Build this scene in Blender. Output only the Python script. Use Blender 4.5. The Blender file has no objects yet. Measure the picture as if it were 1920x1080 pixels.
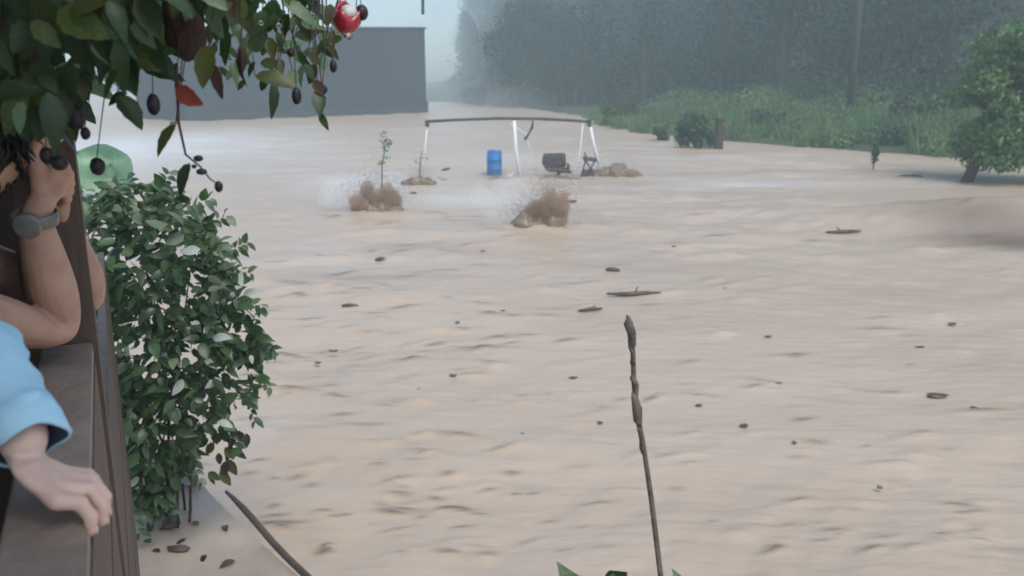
import bpy, bmesh, math, random
import numpy as np
from mathutils import Vector, Matrix, Quaternion, noise as mnoise

R = math.radians
random.seed(7); rng = np.random.default_rng(11)
scn = bpy.context.scene
COL = scn.collection

# ------------------------------------------------------------------ camera
CAM = Vector((0, 0, 3.5))
F = 1600.0
PITCH = math.atan(390 / 1600)
cam_d = bpy.data.cameras.new("camera"); cam = bpy.data.objects.new("camera", cam_d); COL.objects.link(cam)
cam.location = CAM; cam.rotation_euler = (math.pi / 2 - PITCH, 0, 0)
cam_d.sensor_width = 36; cam_d.lens = 30; cam_d.clip_start = 0.02; cam_d.clip_end = 2000
cam_d.dof.use_dof = True; cam_d.dof.focus_distance = 2.6; cam_d.dof.aperture_fstop = 4.2
scn.camera = cam

# ------------------------------------------------------------------ sky, sun, exposure
SUN_EL, SUN_AZ = 55, 150
w = bpy.data.worlds.new("World"); scn.world = w; w.use_nodes = True
nt = w.node_tree; nt.nodes.clear()
sky = nt.nodes.new("ShaderNodeTexSky"); sky.sky_type = 'NISHITA'; sky.sun_disc = False
sky.sun_elevation = R(SUN_EL); sky.sun_rotation = R(SUN_AZ)
sky.air_density = 1.0; sky.dust_density = 1.5; sky.ozone_density = 1.0
bg = nt.nodes.new("ShaderNodeBackground"); bg.inputs['Strength'].default_value = 0.15
out = nt.nodes.new("ShaderNodeOutputWorld")
nt.links.new(sky.outputs[0], bg.inputs[0]); nt.links.new(bg.outputs[0], out.inputs[0])
sl = bpy.data.lights.new("sun", 'SUN'); sl.energy = 1.5; sl.angle = R(30); sl.color = (1, .95, .88)
so = bpy.data.objects.new("sun", sl); COL.objects.link(so)
az = R(SUN_AZ)
sd = Vector((math.sin(az) * math.cos(R(SUN_EL)), math.cos(az) * math.cos(R(SUN_EL)), math.sin(R(SUN_EL))))
so.rotation_euler = (-sd).to_track_quat('-Z', 'Y').to_euler()
scn.view_settings.view_transform = 'Standard'; scn.view_settings.look = 'None'
scn.view_settings.exposure = 0.62; scn.view_settings.gamma = 1; scn.view_settings.use_curve_mapping = False
scn.render.engine = 'CYCLES'
cy = scn.cycles
cy.use_denoising = True; cy.volume_bounces = 3; cy.max_bounces = 8; cy.diffuse_bounces = 3; cy.glossy_bounces = 2
cy.transmission_bounces = 4; cy.transparent_max_bounces = 6
cy.volume_step_rate = 4.0; cy.sample_clamp_indirect = 4

# ------------------------------------------------------------------ helpers: measuring, meshes, tagging
FW = Vector((0, math.cos(PITCH), -math.sin(PITCH))); UP = Vector((0, math.sin(PITCH), math.cos(PITCH)))
def ray(px, py): return FW + Vector(((px - 960) / F, 0, 0)) + UP * (-(py - 540) / F)
def at(px, py, d):            # world point seen at (px, py), d metres ahead
    r = ray(px, py); return CAM + r * (d / r.y)
def on(px, py, z=0.0):        # world point seen at (px, py) on the level z
    r = ray(px, py); return CAM + r * ((z - CAM.z) / r.z)
RD = Vector((-.4257, .9049, 0)); RN = Vector((.9049, .4257, 0))   # along the balcony rail, outwards from it
def P(s, lat, z): return Vector((RD.x * s + RN.x * lat, RD.y * s + RN.y * lat, z))

def tag(o, label=None, cat=None, group=None, kind=None):
    if label: o['label'] = label
    if cat: o['category'] = cat
    if group: o['group'] = group
    if kind: o['kind'] = kind
    return o
def link(name, me, parent=None):
    o = bpy.data.objects.new(name, me); COL.objects.link(o)
    if parent is not None: o.parent = parent; o.matrix_parent_inverse = parent.matrix_world.inverted()
    return o
def empty(name, loc, label, cat, group=None):
    o = bpy.data.objects.new(name, None); COL.objects.link(o); o.empty_display_size = .2
    o.location = loc; o.matrix_world = Matrix.Translation(loc)
    return tag(o, label, cat, group)
def build(name, bm, m, parent=None, smooth=False):
    me = bpy.data.meshes.new(name); bmesh.ops.recalc_face_normals(bm, faces=bm.faces); bm.to_mesh(me); bm.free()
    me.materials.append(m)
    if smooth: me.polygons.foreach_set('use_smooth', [True] * len(me.polygons))
    return link(name, me, parent)
def mesh_np(name, V, Fc, m, parent=None, smooth=False, n=4):
    me = bpy.data.meshes.new(name); V = np.asarray(V, np.float32); Fc = np.asarray(Fc, np.int32)
    me.vertices.add(len(V)); me.vertices.foreach_set('co', V.ravel())
    me.loops.add(Fc.size); me.loops.foreach_set('vertex_index', Fc.ravel())
    me.polygons.add(len(Fc)); me.polygons.foreach_set('loop_start', np.arange(0, Fc.size, n, dtype=np.int32))
    me.polygons.foreach_set('loop_total', np.full(len(Fc), n, np.int32))
    if smooth: me.polygons.foreach_set('use_smooth', np.ones(len(Fc), bool))
    me.update(); me.validate(); me.materials.append(m)
    return link(name, me, parent)
def box(bm, M, sx, sy, sz, bev=0.0):
    r = bmesh.ops.create_cube(bm, size=1, matrix=M @ Matrix.Diagonal((sx, sy, sz, 1)))
    if bev:
        es = list({e for v in r['verts'] for e in v.link_edges})
        bmesh.ops.bevel(bm, geom=es, offset=bev, segments=2, affect='EDGES', profile=.5)
def tube(bm, pts, rad, seg=8, cap=True):
    pts = [Vector(p) for p in pts]; rad = rad if isinstance(rad, (list, tuple)) else [rad] * len(pts)
    rings = []; ref = None
    for i, p in enumerate(pts):
        t = (pts[min(i + 1, len(pts) - 1)] - pts[max(i - 1, 0)]).normalized()
        if ref is None: ref = t.orthogonal().normalized()
        ref = (ref - t * ref.dot(t)).normalized(); b = t.cross(ref)
        rings.append([bm.verts.new(p + (ref * math.cos(a) + b * math.sin(a)) * rad[i]) for a in [2 * math.pi * k / seg for k in range(seg)]])
    for A, B in zip(rings, rings[1:]):
        for k in range(seg): bm.faces.new((A[k], A[(k + 1) % seg], B[(k + 1) % seg], B[k]))
    if cap: bm.faces.new(rings[0][::-1]); bm.faces.new(rings[-1])
def lumpy(bm, M, sub=3, amp=.2, freq=1.5, seed=0):
    r = bmesh.ops.create_icosphere(bm, subdivisions=sub, radius=1)
    for v in r['verts']:
        n = v.co.normalized(); q = n * freq + Vector((seed * 7.3, seed * 3.1, seed))
        v.co = n * (1 + amp * mnoise.noise(q) + amp * .5 * mnoise.noise(q * 2.3))
    bmesh.ops.transform(bm, matrix=M, verts=r['verts'])
def TM(loc, rot=(0, 0, 0), sc=(1, 1, 1)):
    from mathutils import Euler
    return Matrix.Translation(loc) @ Euler(rot).to_matrix().to_4x4() @ Matrix.Diagonal((*sc, 1))

# ------------------------------------------------------------------ materials
def mat(name, c1, c2=None, scale=5, rough=.6, bump=0, bscale=40, detail=5, spec=.4, stretch=(1, 1, 1), obj_var=0.0, transl=0.0, coat=0.0, metal=0.0, contrast=(.35, .65)):
    m = bpy.data.materials.new(name); m.use_nodes = True; n = m.node_tree.nodes; L = m.node_tree.links
    p = n['Principled BSDF']; p.inputs['Roughness'].default_value = rough; p.inputs['Specular IOR Level'].default_value = spec
    p.inputs['Metallic'].default_value = metal
    p.inputs['Coat Weight'].default_value = coat; p.inputs['Coat Roughness'].default_value = .15
    tc = n.new('ShaderNodeTexCoord'); mp = n.new('ShaderNodeMapping'); mp.inputs['Scale'].default_value = stretch
    L.new(tc.outputs['Object'], mp.inputs[0])
    c2 = c2 or tuple(x * .75 for x in c1)
    nz = n.new('ShaderNodeTexNoise'); nz.inputs['Scale'].default_value = scale; nz.inputs['Detail'].default_value = detail
    L.new(mp.outputs[0], nz.inputs[0])
    mr = n.new('ShaderNodeMapRange'); mr.inputs[1].default_value = contrast[0]; mr.inputs[2].default_value = contrast[1]
    L.new(nz.outputs['Fac'], mr.inputs[0])
    mx = n.new('ShaderNodeMix'); mx.data_type = 'RGBA'; mx.inputs[6].default_value = (*c1, 1); mx.inputs[7].default_value = (*c2, 1)
    L.new(mr.outputs[0], mx.inputs[0]); colout = mx.outputs[2]
    if obj_var:
        oi = n.new('ShaderNodeObjectInfo'); hs = n.new('ShaderNodeHueSaturation')
        a = n.new('ShaderNodeMapRange'); a.inputs[3].default_value = 1 - obj_var; a.inputs[4].default_value = 1 + obj_var
        h = n.new('ShaderNodeMapRange'); h.inputs[3].default_value = .475; h.inputs[4].default_value = .52
        L.new(oi.outputs['Random'], a.inputs[0]); L.new(a.outputs[0], hs.inputs['Value'])
        L.new(oi.outputs['Random'], h.inputs[0]); L.new(h.outputs[0], hs.inputs['Hue'])
        L.new(colout, hs.inputs['Color']); colout = hs.outputs[0]
    L.new(colout, p.inputs['Base Color'])
    if bump:
        b = n.new('ShaderNodeTexNoise'); b.inputs['Scale'].default_value = bscale; b.inputs['Detail'].default_value = 4
        L.new(mp.outputs[0], b.inputs[0])
        bp = n.new('ShaderNodeBump'); bp.inputs['Strength'].default_value = bump; bp.inputs['Distance'].default_value = .02
        L.new(b.outputs['Fac'], bp.inputs['Height']); L.new(bp.outputs[0], p.inputs['Normal'])
    if transl:
        tr = n.new('ShaderNodeBsdfTranslucent'); L.new(colout, tr.inputs[0])
        ms = n.new('ShaderNodeMixShader'); ms.inputs[0].default_value = transl
        o = n['Material Output']; L.new(p.outputs[0], ms.inputs[1]); L.new(tr.outputs[0], ms.inputs[2]); L.new(ms.outputs[0], o.inputs[0])
    return m
def leafmat(name, c1, c2, rough=.42, var=.3, transl=.3, scale=14): return mat(name, c1, c2, scale=scale, rough=rough, obj_var=var, transl=transl, spec=.5)

M_wall = mat('grey_render', (.04, .046, .06), (.033, .038, .05), scale=.25, rough=.8, bump=.1, bscale=6, stretch=(1, 1, .4))
M_cap = mat('grey_metal_cap', (.05, .056, .07), rough=.5)
M_forest = mat('forest_foliage', (.02, .055, .035), (.010, .03, .022), scale=.12, rough=.7, transl=.2)
M_bushfar = mat('bank_foliage', (.10, .15, .06), (.06, .1, .045), scale=.5, rough=.7, transl=.25)
M_shrubfar = mat('shrub_foliage', (.075, .15, .065), (.045, .095, .045), scale=1.5, rough=.65, transl=.2)
M_tree = mat('orchard_foliage', (.14, .27, .085), (.07, .155, .055), scale=.9, rough=.5, transl=.3)
M_bark = mat('bark', (.075, .06, .05), (.045, .035, .03), scale=12, rough=.9, bump=.7, bscale=30, stretch=(1, 1, .25))
M_pole = mat('weathered_pole', (.06, .06, .058), (.04, .04, .04), scale=6, rough=.9, stretch=(1, 1, .15))
M_ground = mat('bank_ground', (.05, .07, .035), (.07, .075, .04), scale=.2, rough=.9, bump=.3, bscale=3)
M_grass = mat('bank_grass', (.17, .27, .09), (.085, .16, .06), scale=.35, contrast=(.4, .6), rough=.7, transl=.3)
M_white = mat('white_paint', (.8, .8, .79), (.7, .69, .66), scale=4, rough=.4)
M_dark = mat('dark_metal', (.07, .08, .085), (.05, .055, .06), scale=6, rough=.5)
M_blue = mat('blue_plastic', (.045, .2, .48), (.035, .17, .42), scale=8, rough=.35)
M_blackf = mat('black_upholstery', (.05, .047, .05), (.035, .033, .036), scale=20, rough=.7)
M_mud = mat('muddy_surge', (.26, .195, .14), (.18, .135, .095), scale=3.5, rough=.35, bump=.5, bscale=14)
M_spray = mat('muddy_spray', (.42, .34, .27), (.34, .27, .21), scale=5, rough=.4)
M_foam = mat('pale_spray', (.7, .68, .65), (.6, .57, .53), scale=5, rough=.5)
M_drift = mat('wet_driftwood', (.11, .085, .065), (.06, .048, .038), scale=9, rough=.6, bump=.5, bscale=25)
M_silt = mat('silt_crust', (.19, .145, .11), (.12, .09, .068), scale=9, rough=.5, bump=.5, bscale=25)
M_stalk = mat('dry_stalk', (.15, .125, .1), (.09, .075, .06), scale=14, rough=.75, bump=.6, bscale=40)
M_conc = mat('silty_concrete', (.46, .37, .285), (.33, .27, .21), scale=2.2, rough=.4, bump=.25, bscale=18)
M_pipe = mat('dark_pipe', (.10, .078, .06), (.065, .05, .04), scale=7, rough=.5)
M_stone = mat('pale_stone', (.5, .46, .42), (.36, .33, .3), scale=6, rough=.7, bump=.4, bscale=20)
M_wood = mat('dark_stained_wood', (.115, .08, .062), (.08, .056, .044), scale=5, rough=.55, bump=.35, bscale=30, stretch=(1, 1, .1))
M_wood2 = mat('maroon_stained_wood', (.06, .035, .032), (.04, .024, .023), scale=5, rough=.6, bump=.35, bscale=30, stretch=(1, 1, .1))
M_plank = mat('weathered_plank', (.30, .24, .195), (.22, .172, .14), scale=9, rough=.5, bump=.3, bscale=25)
M_skin = mat('skin', (.56, .345, .25), (.45, .25, .185), scale=14, rough=.5, bump=.12, bscale=160, contrast=(.3, .7))
M_skin2 = mat('pale_skin', (.68, .49, .41), (.60, .40, .33), scale=9, rough=.5, bump=.12, bscale=160)
for _m in (M_skin, M_skin2):
    _p = _m.node_tree.nodes['Principled BSDF']; _p.inputs['Subsurface Weight'].default_value = .12
    _p.inputs['Subsurface Radius'].default_value = (.012, .004, .002); _p.inputs['Subsurface Scale'].default_value = 1
M_nail = mat('fingernail', (.72, .5, .44), (.68, .46, .4), rough=.3)
M_hair = mat('black_hair', (.012, .012, .014), (.02, .019, .02), scale=60, rough=.5, bump=.6, bscale=90, stretch=(1, 1, .15))
M_shirtb = mat('light_blue_cotton', (.42, .68, .84), (.37, .62, .79), scale=12, rough=.85, bump=.15, bscale=300)
M_navy = mat('navy_lining', (.05, .07, .12), rough=.85)
M_shirta = mat('maroon_cotton', (.075, .03, .032), (.055, .022, .024), scale=12, rough=.9)
M_trous = mat('dark_trousers', (.03, .032, .04), rough=.9)
M_watch = mat('grey_watch', (.22, .225, .2), (.16, .165, .15), scale=20, rough=.3, metal=.2)
L_green = leafmat('dark_green_leaf', (.042, .085, .027), (.026, .058, .02))
L_olive = leafmat('olive_leaf', (.10, .125, .035), (.06, .085, .025))
L_pale = leafmat('pale_leaf', (.22, .33, .19), (.16, .26, .14), transl=.45)
L_white = leafmat('white_leaf', (.5, .55, .5), (.38, .44, .38), transl=.3, var=.15)
L_red = leafmat('red_leaf', (.32, .06, .03), (.18, .05, .025), var=.1)
L_brown = leafmat('brown_dry_leaf', (.075, .045, .03), (.045, .03, .022), transl=.1)
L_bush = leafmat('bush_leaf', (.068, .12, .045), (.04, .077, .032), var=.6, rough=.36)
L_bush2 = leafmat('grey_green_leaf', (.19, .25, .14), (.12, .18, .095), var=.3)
M_berry = mat('black_fruit', (.012, .012, .015), (.02, .012, .016), scale=30, rough=.5, coat=.05)
M_redfruit = mat('red_fruit', (.42, .02, .045), (.28, .012, .03), scale=20, rough=.22, coat=.6)
M_calyx = mat('pale_calyx', (.62, .62, .6), (.5, .52, .48), scale=30, rough=.4)
M_twig = mat('brown_twig', (.07, .05, .035), (.045, .03, .022), scale=40, rough=.8)
M_stub = mat('reddish_bark', (.075, .04, .032), (.04, .025, .022), scale=18, rough=.9, bump=.9, bscale=40, stretch=(1, 1, .4))
M_drop = bpy.data.materials.new('water_drop'); M_drop.use_nodes = True
_p = M_drop.node_tree.nodes['Principled BSDF']; _p.inputs['Transmission Weight'].default_value = 1; _p.inputs['Roughness'].default_value = .02; _p.inputs['IOR'].default_value = 1.33
_p.inputs['Base Color'].default_value = (.95, .97, .97, 1)
M_taro = leafmat('pale_green_taro', (.36, .56, .36), (.3, .5, .3), var=.05, transl=.4)

# water: silty brown with foam from a mesh attribute
def water_material():
    m = bpy.data.materials.new('muddy_water'); m.use_nodes = True; n = m.node_tree.nodes; L = m.node_tree.links
    p = n['Principled BSDF']; p.inputs['Roughness'].default_value = .36; p.inputs['Specular IOR Level'].default_value = .34
    tc = n.new('ShaderNodeTexCoord'); mp = n.new('ShaderNodeMapping'); mp.inputs['Scale'].default_value = (.35, 1.0, 1); mp.inputs['Rotation'].default_value = (0, 0, R(14))
    L.new(tc.outputs['Object'], mp.inputs[0])
    a = n.new('ShaderNodeTexNoise'); a.inputs['Scale'].default_value = .55; a.inputs['Detail'].default_value = 6; a.inputs['Distortion'].default_value = .8
    L.new(mp.outputs[0], a.inputs[0])
    mr = n.new('ShaderNodeMapRange'); mr.inputs[1].default_value = .3; mr.inputs[2].default_value = .7; L.new(a.outputs['Fac'], mr.inputs[0])
    mx = n.new('ShaderNodeMix'); mx.data_type = 'RGBA'; mx.inputs[6].default_value = (.45, .352, .258, 1); mx.inputs[7].default_value = (.505, .402, .302, 1)
    L.new(mr.outputs[0], mx.inputs[0])
    b = n.new('ShaderNodeTexNoise'); b.inputs['Scale'].default_value = 2.6; b.inputs['Detail'].default_value = 5; L.new(mp.outputs[0], b.inputs[0])
    mr2 = n.new('ShaderNodeMapRange'); mr2.inputs[1].default_value = .62; mr2.inputs[2].default_value = .74; mr2.inputs[4].default_value = .35; L.new(b.outputs['Fac'], mr2.inputs[0])
    mx2 = n.new('ShaderNodeMix'); mx2.data_type = 'RGBA'; mx2.inputs[7].default_value = (.27, .205, .155, 1)
    L.new(mr2.outputs[0], mx2.inputs[0]); L.new(mx.outputs[2], mx2.inputs[6])
    at_ = n.new('ShaderNodeAttribute'); at_.attribute_name = 'foam'
    mx3 = n.new('ShaderNodeMix'); mx3.data_type = 'RGBA'; mx3.inputs[7].default_value = (.68, .655, .61, 1)
    f1 = n.new('ShaderNodeMath'); f1.operation = 'MULTIPLY'; f1.inputs[1].default_value = 1.0; L.new(at_.outputs['Fac'], f1.inputs[0])
    L.new(f1.outputs[0], mx3.inputs[0]); L.new(mx2.outputs[2], mx3.inputs[6])
    at2 = n.new('ShaderNodeAttribute'); at2.attribute_name = 'silt_shade'
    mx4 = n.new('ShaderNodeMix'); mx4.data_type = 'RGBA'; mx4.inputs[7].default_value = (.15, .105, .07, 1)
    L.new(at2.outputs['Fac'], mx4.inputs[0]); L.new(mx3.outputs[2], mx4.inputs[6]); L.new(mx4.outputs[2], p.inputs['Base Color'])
    c = n.new('ShaderNodeTexNoise'); c.inputs['Scale'].default_value = 7; c.inputs['Detail'].default_value = 7; L.new(mp.outputs[0], c.inputs[0])
    bp = n.new('ShaderNodeBump'); bp.inputs['Strength'].default_value = .45; bp.inputs['Distance'].default_value = .05
    L.new(c.outputs['Fac'], bp.inputs['Height']); L.new(bp.outputs[0], p.inputs['Normal'])
    return m
M_water = water_material()

# ------------------------------------------------------------------ the water
def seg_gauss(X, Y, c, sx, sy, ang=0):
    dx, dy = X - c[0], Y - c[1]; ca, sa = math.cos(ang), math.sin(ang)
    u = dx * ca + dy * sa; v = -dx * sa + dy * ca
    return np.exp(-(u / sx) ** 2 - (v / sy) ** 2), u, v
def make_water():
    ys = np.concatenate([np.linspace(-8, 3.0, 24)[:-1], 3.0 * (420 / 3.0) ** (np.linspace(0, 1, 900))])
    ks = np.linspace(-1.05, 1.05, 680)
    Yg, K = np.meshgrid(ys, ks, indexing='ij'); X = K * (np.abs(Yg) + 7); Yg = Yg + 0
    Z = np.zeros_like(X)
    r = np.random.default_rng(5)
    grid = np.maximum(.06, .006 * np.abs(Yg))
    for i in range(60):
        lam = .28 * (6 / .28) ** r.random(); a = r.normal(math.pi / 2 + .12, .55); k = 2 * math.pi / lam
        amp = .0058 * lam ** .7 * r.uniform(.5, 1.2)
        fade = np.clip((lam / grid - 2.5) / 3, 0, 1)
        ph = k * (X * math.cos(a) + Yg * math.sin(a)) + r.uniform(0, 6.28)
        ph = ph + .8 * np.sin(.23 * X + .11 * Yg + i)
        Z += amp * fade * (np.sin(ph) + .35 * np.sin(2 * ph + 1))
    # patchy calm and rough areas
    patch = .55 + .45 * np.sin(.35 * X + .6 * np.sin(.21 * Yg)) * np.sin(.27 * Yg + 1.3 + .5 * np.sin(.3 * X))
    Z *= patch
    silt_shade = np.zeros_like(X); foam = np.zeros_like(X)
    # little steep wavelets
    for i in range(620):
        px = r.uniform(380, 1900); py = 400 + 640 * r.random() ** 1.15
        if r.random() < .5: px = r.normal(720, 190)
        c = on(px, py); s = r.uniform(.7, 1.4)
        sx = s * (.03 + .0135 * c.y) * r.uniform(.6, 1.5); sy = s * (.012 + .0058 * c.y)
        m = (np.abs(X - c.x) < 4 * sx) & (np.abs(Yg - c.y) < 4 * sy)
        if not m.any(): continue
        g, u, v = seg_gauss(X[m], Yg[m], (c.x, c.y), sx, sy, r.normal(.1, .25))
        Z[m] += (.003 + .0024 * c.y) * s * r.uniform(.25, 1.0) * g * (1 - v / sy * .9)
        if r.random() < .5: silt_shade[m] += r.uniform(.25, .95) * np.exp(-(u / (sx * r.uniform(.5, 1.0))) ** 2 - ((v + sy * .35) / (sy * r.uniform(.3, .6))) ** 2)  # darkness of the near wave faces painted into the water colour
    # standing swell on the right with a face towards the shore
    c = on(1930, 425); g, u, v = seg_gauss(X, Yg, (c.x + 1.5, c.y), 5.5, 1.3, R(-14)); Z += .75 * g
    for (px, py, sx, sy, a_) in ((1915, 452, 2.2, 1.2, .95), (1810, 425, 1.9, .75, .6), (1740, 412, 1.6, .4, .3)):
        c = on(px, py); g, u, v = seg_gauss(X, Yg, (c.x, c.y), sx, sy, R(-16)); silt_shade += a_ * g  # dark, sky-less face of the swell painted into the water colour
    # banked-up water round the frame and the surges
    for (px, py, sx, sy, h) in ((985, 338, 2.6, .9, .13), (700, 398, .9, .7, .2), (1008, 428, .9, .6, .18), (1150, 330, 1.0, .5, .15), (760, 440, 1.5, .5, .12), (1470, 330, 4, .8, .1)):
        c = on(px, py); g, u, v = seg_gauss(X, Yg, (c.x, c.y), sx, sy, .05); Z += h * g
    for (px, py, sx, sy, a) in ((690, 340, 2.0, 3.4, .6), (890, 372, 2.4, 1.6, .5), (265, 275, 7, 16, 1.0), (480, 300, 5, 8, .15), (1500, 345, 5.5, 1.1, .45), (1400, 300, 5, 3, .25), (1000, 300, 3, 4, .35), (640, 480, 2, 2, .15), (440, 860, .35, 1.2, .15)):
        c = on(px, py); g, u, v = seg_gauss(X, Yg, (c.x, c.y), sx, sy); foam += a * g
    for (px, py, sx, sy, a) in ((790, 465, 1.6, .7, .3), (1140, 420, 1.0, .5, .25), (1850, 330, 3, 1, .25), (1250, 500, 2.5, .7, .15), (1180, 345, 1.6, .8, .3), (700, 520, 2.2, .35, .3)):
        c = on(px, py); g, u, v = seg_gauss(X, Yg, (c.x, c.y), sx, sy); silt_shade += a * g
    n, mcol = X.shape
    V = np.stack([X, Yg, Z], -1).reshape(-1, 3)
    idx = np.arange(n * mcol).reshape(n, mcol)
    Fc = np.stack([idx[:-1, :-1], idx[:-1, 1:], idx[1:, 1:], idx[1:, :-1]], -1).reshape(-1, 4)
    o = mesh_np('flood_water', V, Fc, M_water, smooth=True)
    for nm, arr in (('foam', foam), ('silt_shade', silt_shade)):
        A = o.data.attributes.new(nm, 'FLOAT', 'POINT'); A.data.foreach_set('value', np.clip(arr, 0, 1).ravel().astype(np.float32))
    return tag(o, 'brown silty flood water covering the ground', kind='structure')
make_water()

# ------------------------------------------------------------------ the bank and the hillside
BANK = [(-400, 420), (-120, 260), (-40, 165), (-9, 132), (2, 110), (6.5, 88), (7, 67), (9, 57), (13, 50), (17, 44), (20, 40.5), (27, 37), (60, 24), (300, -30)]
def bank_dist(x, y):      # metres inland from the water line
    best = 1e9; sgn = 1
    for (ax, ay), (bx, by) in zip(BANK, BANK[1:]):
        dx, dy = bx - ax, by - ay; t = max(0, min(1, ((x - ax) * dx + (y - ay) * dy) / (dx * dx + dy * dy)))
        ex, ey = x - ax - t * dx, y - ay - t * dy; d = math.hypot(ex, ey)
        if d < best: best = d; sgn = 1 if (dx * ey - dy * ex) > 0 else -1
    return best * sgn
def bank_z(x, y):
    d = bank_dist(x, y)
    if d < 0: return max(-1.2, d * .3)
    z = min(d * .16, .9) + max(0, min(1, (d - 18) / 60)) * 30
    z *= max(.03, min(1, (x + .07 * y + 4) / 30)) if y > 60 else 1
    return z + .25 * mnoise.noise(Vector((x * .15, y * .15, 3))) * min(1, d / 3)
def make_ground():
    us = np.linspace(-1, 1, 120); pts = []
    xs = np.concatenate([np.linspace(-300, -30, 14)[:-1], np.linspace(-30, 80, 90)[:-1], np.linspace(80, 300, 14)])
    ys = np.concatenate([np.linspace(-30, 20, 8)[:-1], np.linspace(20, 130, 90)[:-1], np.linspace(130, 420, 20)])
    V = [(x, y, bank_z(x, y)) for y in ys for x in xs]; W = len(xs)
    Fc = [(j * W + i, j * W + i + 1, (j + 1) * W + i + 1, (j + 1) * W + i) for j in range(len(ys) - 1) for i in range(W - 1)]
    return tag(mesh_np('hillside', V, Fc, M_ground, smooth=True), 'green bank rising into a wooded hillside', kind='structure')
make_ground()

def leaf_cloud(C, Rr, n, size, upbias=.3, shell=.55, r=rng):
    """small folded leaf faces spread through ellipsoids: C (k,3) centres, Rr (k,3) radii, n faces in all"""
    C = np.asarray(C, float); Rr = np.asarray(Rr, float); wts = np.prod(Rr, 1) ** (2 / 3); wts = wts / wts.sum()
    which = r.choice(len(C), n, p=wts)
    d = r.normal(size=(n, 3)); d /= np.linalg.norm(d, axis=1, keepdims=True)
    rad = shell + (1 - shell) * r.random(n); rad = np.where(r.random(n) < .2, r.random(n), rad) * r.uniform(.85, 1.12, n)
    p = C[which] + d * rad[:, None] * Rr[which]
    nrm = r.normal(size=(n, 3)) * .8 + d * .6 + np.array([0, 0, upbias]); nrm /= np.linalg.norm(nrm, axis=1, keepdims=True)
    t = np.cross(nrm, r.normal(size=(n, 3))); t /= np.linalg.norm(t, axis=1, keepdims=True) + 1e-9
    b = np.cross(nrm, t); s = (size * r.uniform(.6, 1.35, n))[:, None]
    a0 = p - t * s; a1 = p + b * s * .45 + nrm * s * .12; a2 = p + t * s - nrm * s * .25; a3 = p - b * s * .45 + nrm * s * .12
    V = np.stack([a0, a1, a2, a3], 1).reshape(-1, 3); Fc = np.arange(4 * n).reshape(-1, 4)
    return V, Fc

def forest():
    C, Rr, T = [], [], bmesh.new(); r = random.Random(3); k = 0; pos = []
    while len(pos) < 430 and k < 60000:
        k += 1; x = r.uniform(-30, 110); y = r.uniform(30, 330)
        d = bank_dist(x, y)
        if d < 17 - 15 * max(0, min(1, (y - 70) / 28)) or d > 95 or abs(x) > y * .85 + 6 or (x < y * -.05): continue
        if any((x - q[0]) ** 2 + (y - q[1]) ** 2 < 11 for q in pos): continue
        pos.append((x, y)); z = bank_z(x, y); h = r.uniform(10, 18)
        tube(T, [(x, y, z - .5), (x + r.uniform(-.3, .3), y, z + h * .5), (x, y, z + h * .8)], [.28, .2, .06], 6)
        for j in range(7):
            f = r.uniform(.04, 1) if d < 30 else r.uniform(.25, 1)
            rr = (1.15 - .6 * f) * h * .24
            C.append((x + r.uniform(-.9, .9), y + r.uniform(-.9, .9), z + h * f)); Rr.append((rr * r.uniform(.8, 1.2), rr * r.uniform(.8, 1.2), rr * r.uniform(.8, 1.3)))
    V, Fc = leaf_cloud(C, Rr, 380000, .27)
    o = mesh_np('forest', V, Fc, M_forest); tag(o, 'dark misty forest covering the hillside behind the bank', kind='stuff')
    t = build('forest_trunks', T, M_bark, o); t['kind'] = 'stuff'
forest()

def undergrowth():
    r = np.random.default_rng(9); C, Rr = [], []
    rr = random.Random(4)
    while len(C) < 260:
        x = rr.uniform(-4, 60); y = rr.uniform(22, 110); d = bank_dist(x, y)
        if d < .3 or d > 22 or y > 76 + 6 * math.sin(x): continue
        h = rr.uniform(.4, 1.0) * (1 if d < 4 else rr.choice((1, 1.3, 2.1)))
        C.append((x, y, bank_z(x, y) + h * .3)); Rr.append((h * 1.5, h * 1.3, h))
    V, Fc = leaf_cloud(C, Rr, 90000, .13, upbias=.9, r=r)
    # blades
    n = 30000; X = r.uniform(-4, 60, n * 3); Y = r.uniform(22, 100, n * 3)
    keep = [i for i in range(n * 3) if X[i] < Y[i] * .8 and .1 < bank_dist(X[i], Y[i]) < 20 and Y[i] < 76 + 6 * math.sin(X[i]) and mnoise.noise(Vector((X[i] * .25, Y[i] * .25, 1))) > -.12][:n]
    B = []
    for i in keep:
        z = bank_z(X[i], Y[i]); h = r.uniform(.5, 1.2); a = r.uniform(0, 6.28); lx, ly = r.normal(0, .25, 2); wx, wy = .05 * math.cos(a), .05 * math.sin(a)
        B += [(X[i] - wx, Y[i] - wy, z), (X[i] + wx, Y[i] + wy, z), (X[i] + lx + wx * .3, Y[i] + ly + wy * .3, z + h), (X[i] + lx - wx * .3, Y[i] + ly - wy * .3, z + h)]
    B = np.array(B); V2 = np.concatenate([V, B]); F2 = np.arange(len(V2)).reshape(-1, 4)
    tag(mesh_np('undergrowth', V2, F2, M_grass), 'tall pale green grass and weeds along the bank', kind='stuff')
undergrowth()

# ------------------------------------------------------------------ haze
bm = bmesh.new(); box(bm, TM((0, 190, 24.5)), 660, 520, 55)
M_haze = bpy.data.materials.new('rain_haze'); M_haze.use_nodes = True
n = M_haze.node_tree.nodes; n.remove(n['Principled BSDF']); pv = n.new('ShaderNodeVolumePrincipled')
pv.inputs['Color'].default_value = (.80, .97, .97, 1); pv.inputs['Density'].default_value = .0031; pv.inputs['Anisotropy'].default_value = .2
M_haze.node_tree.links.new(pv.outputs[0], n['Material Output'].inputs['Volume'])
tag(build('haze', bm, M_haze), kind='stuff')

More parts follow.
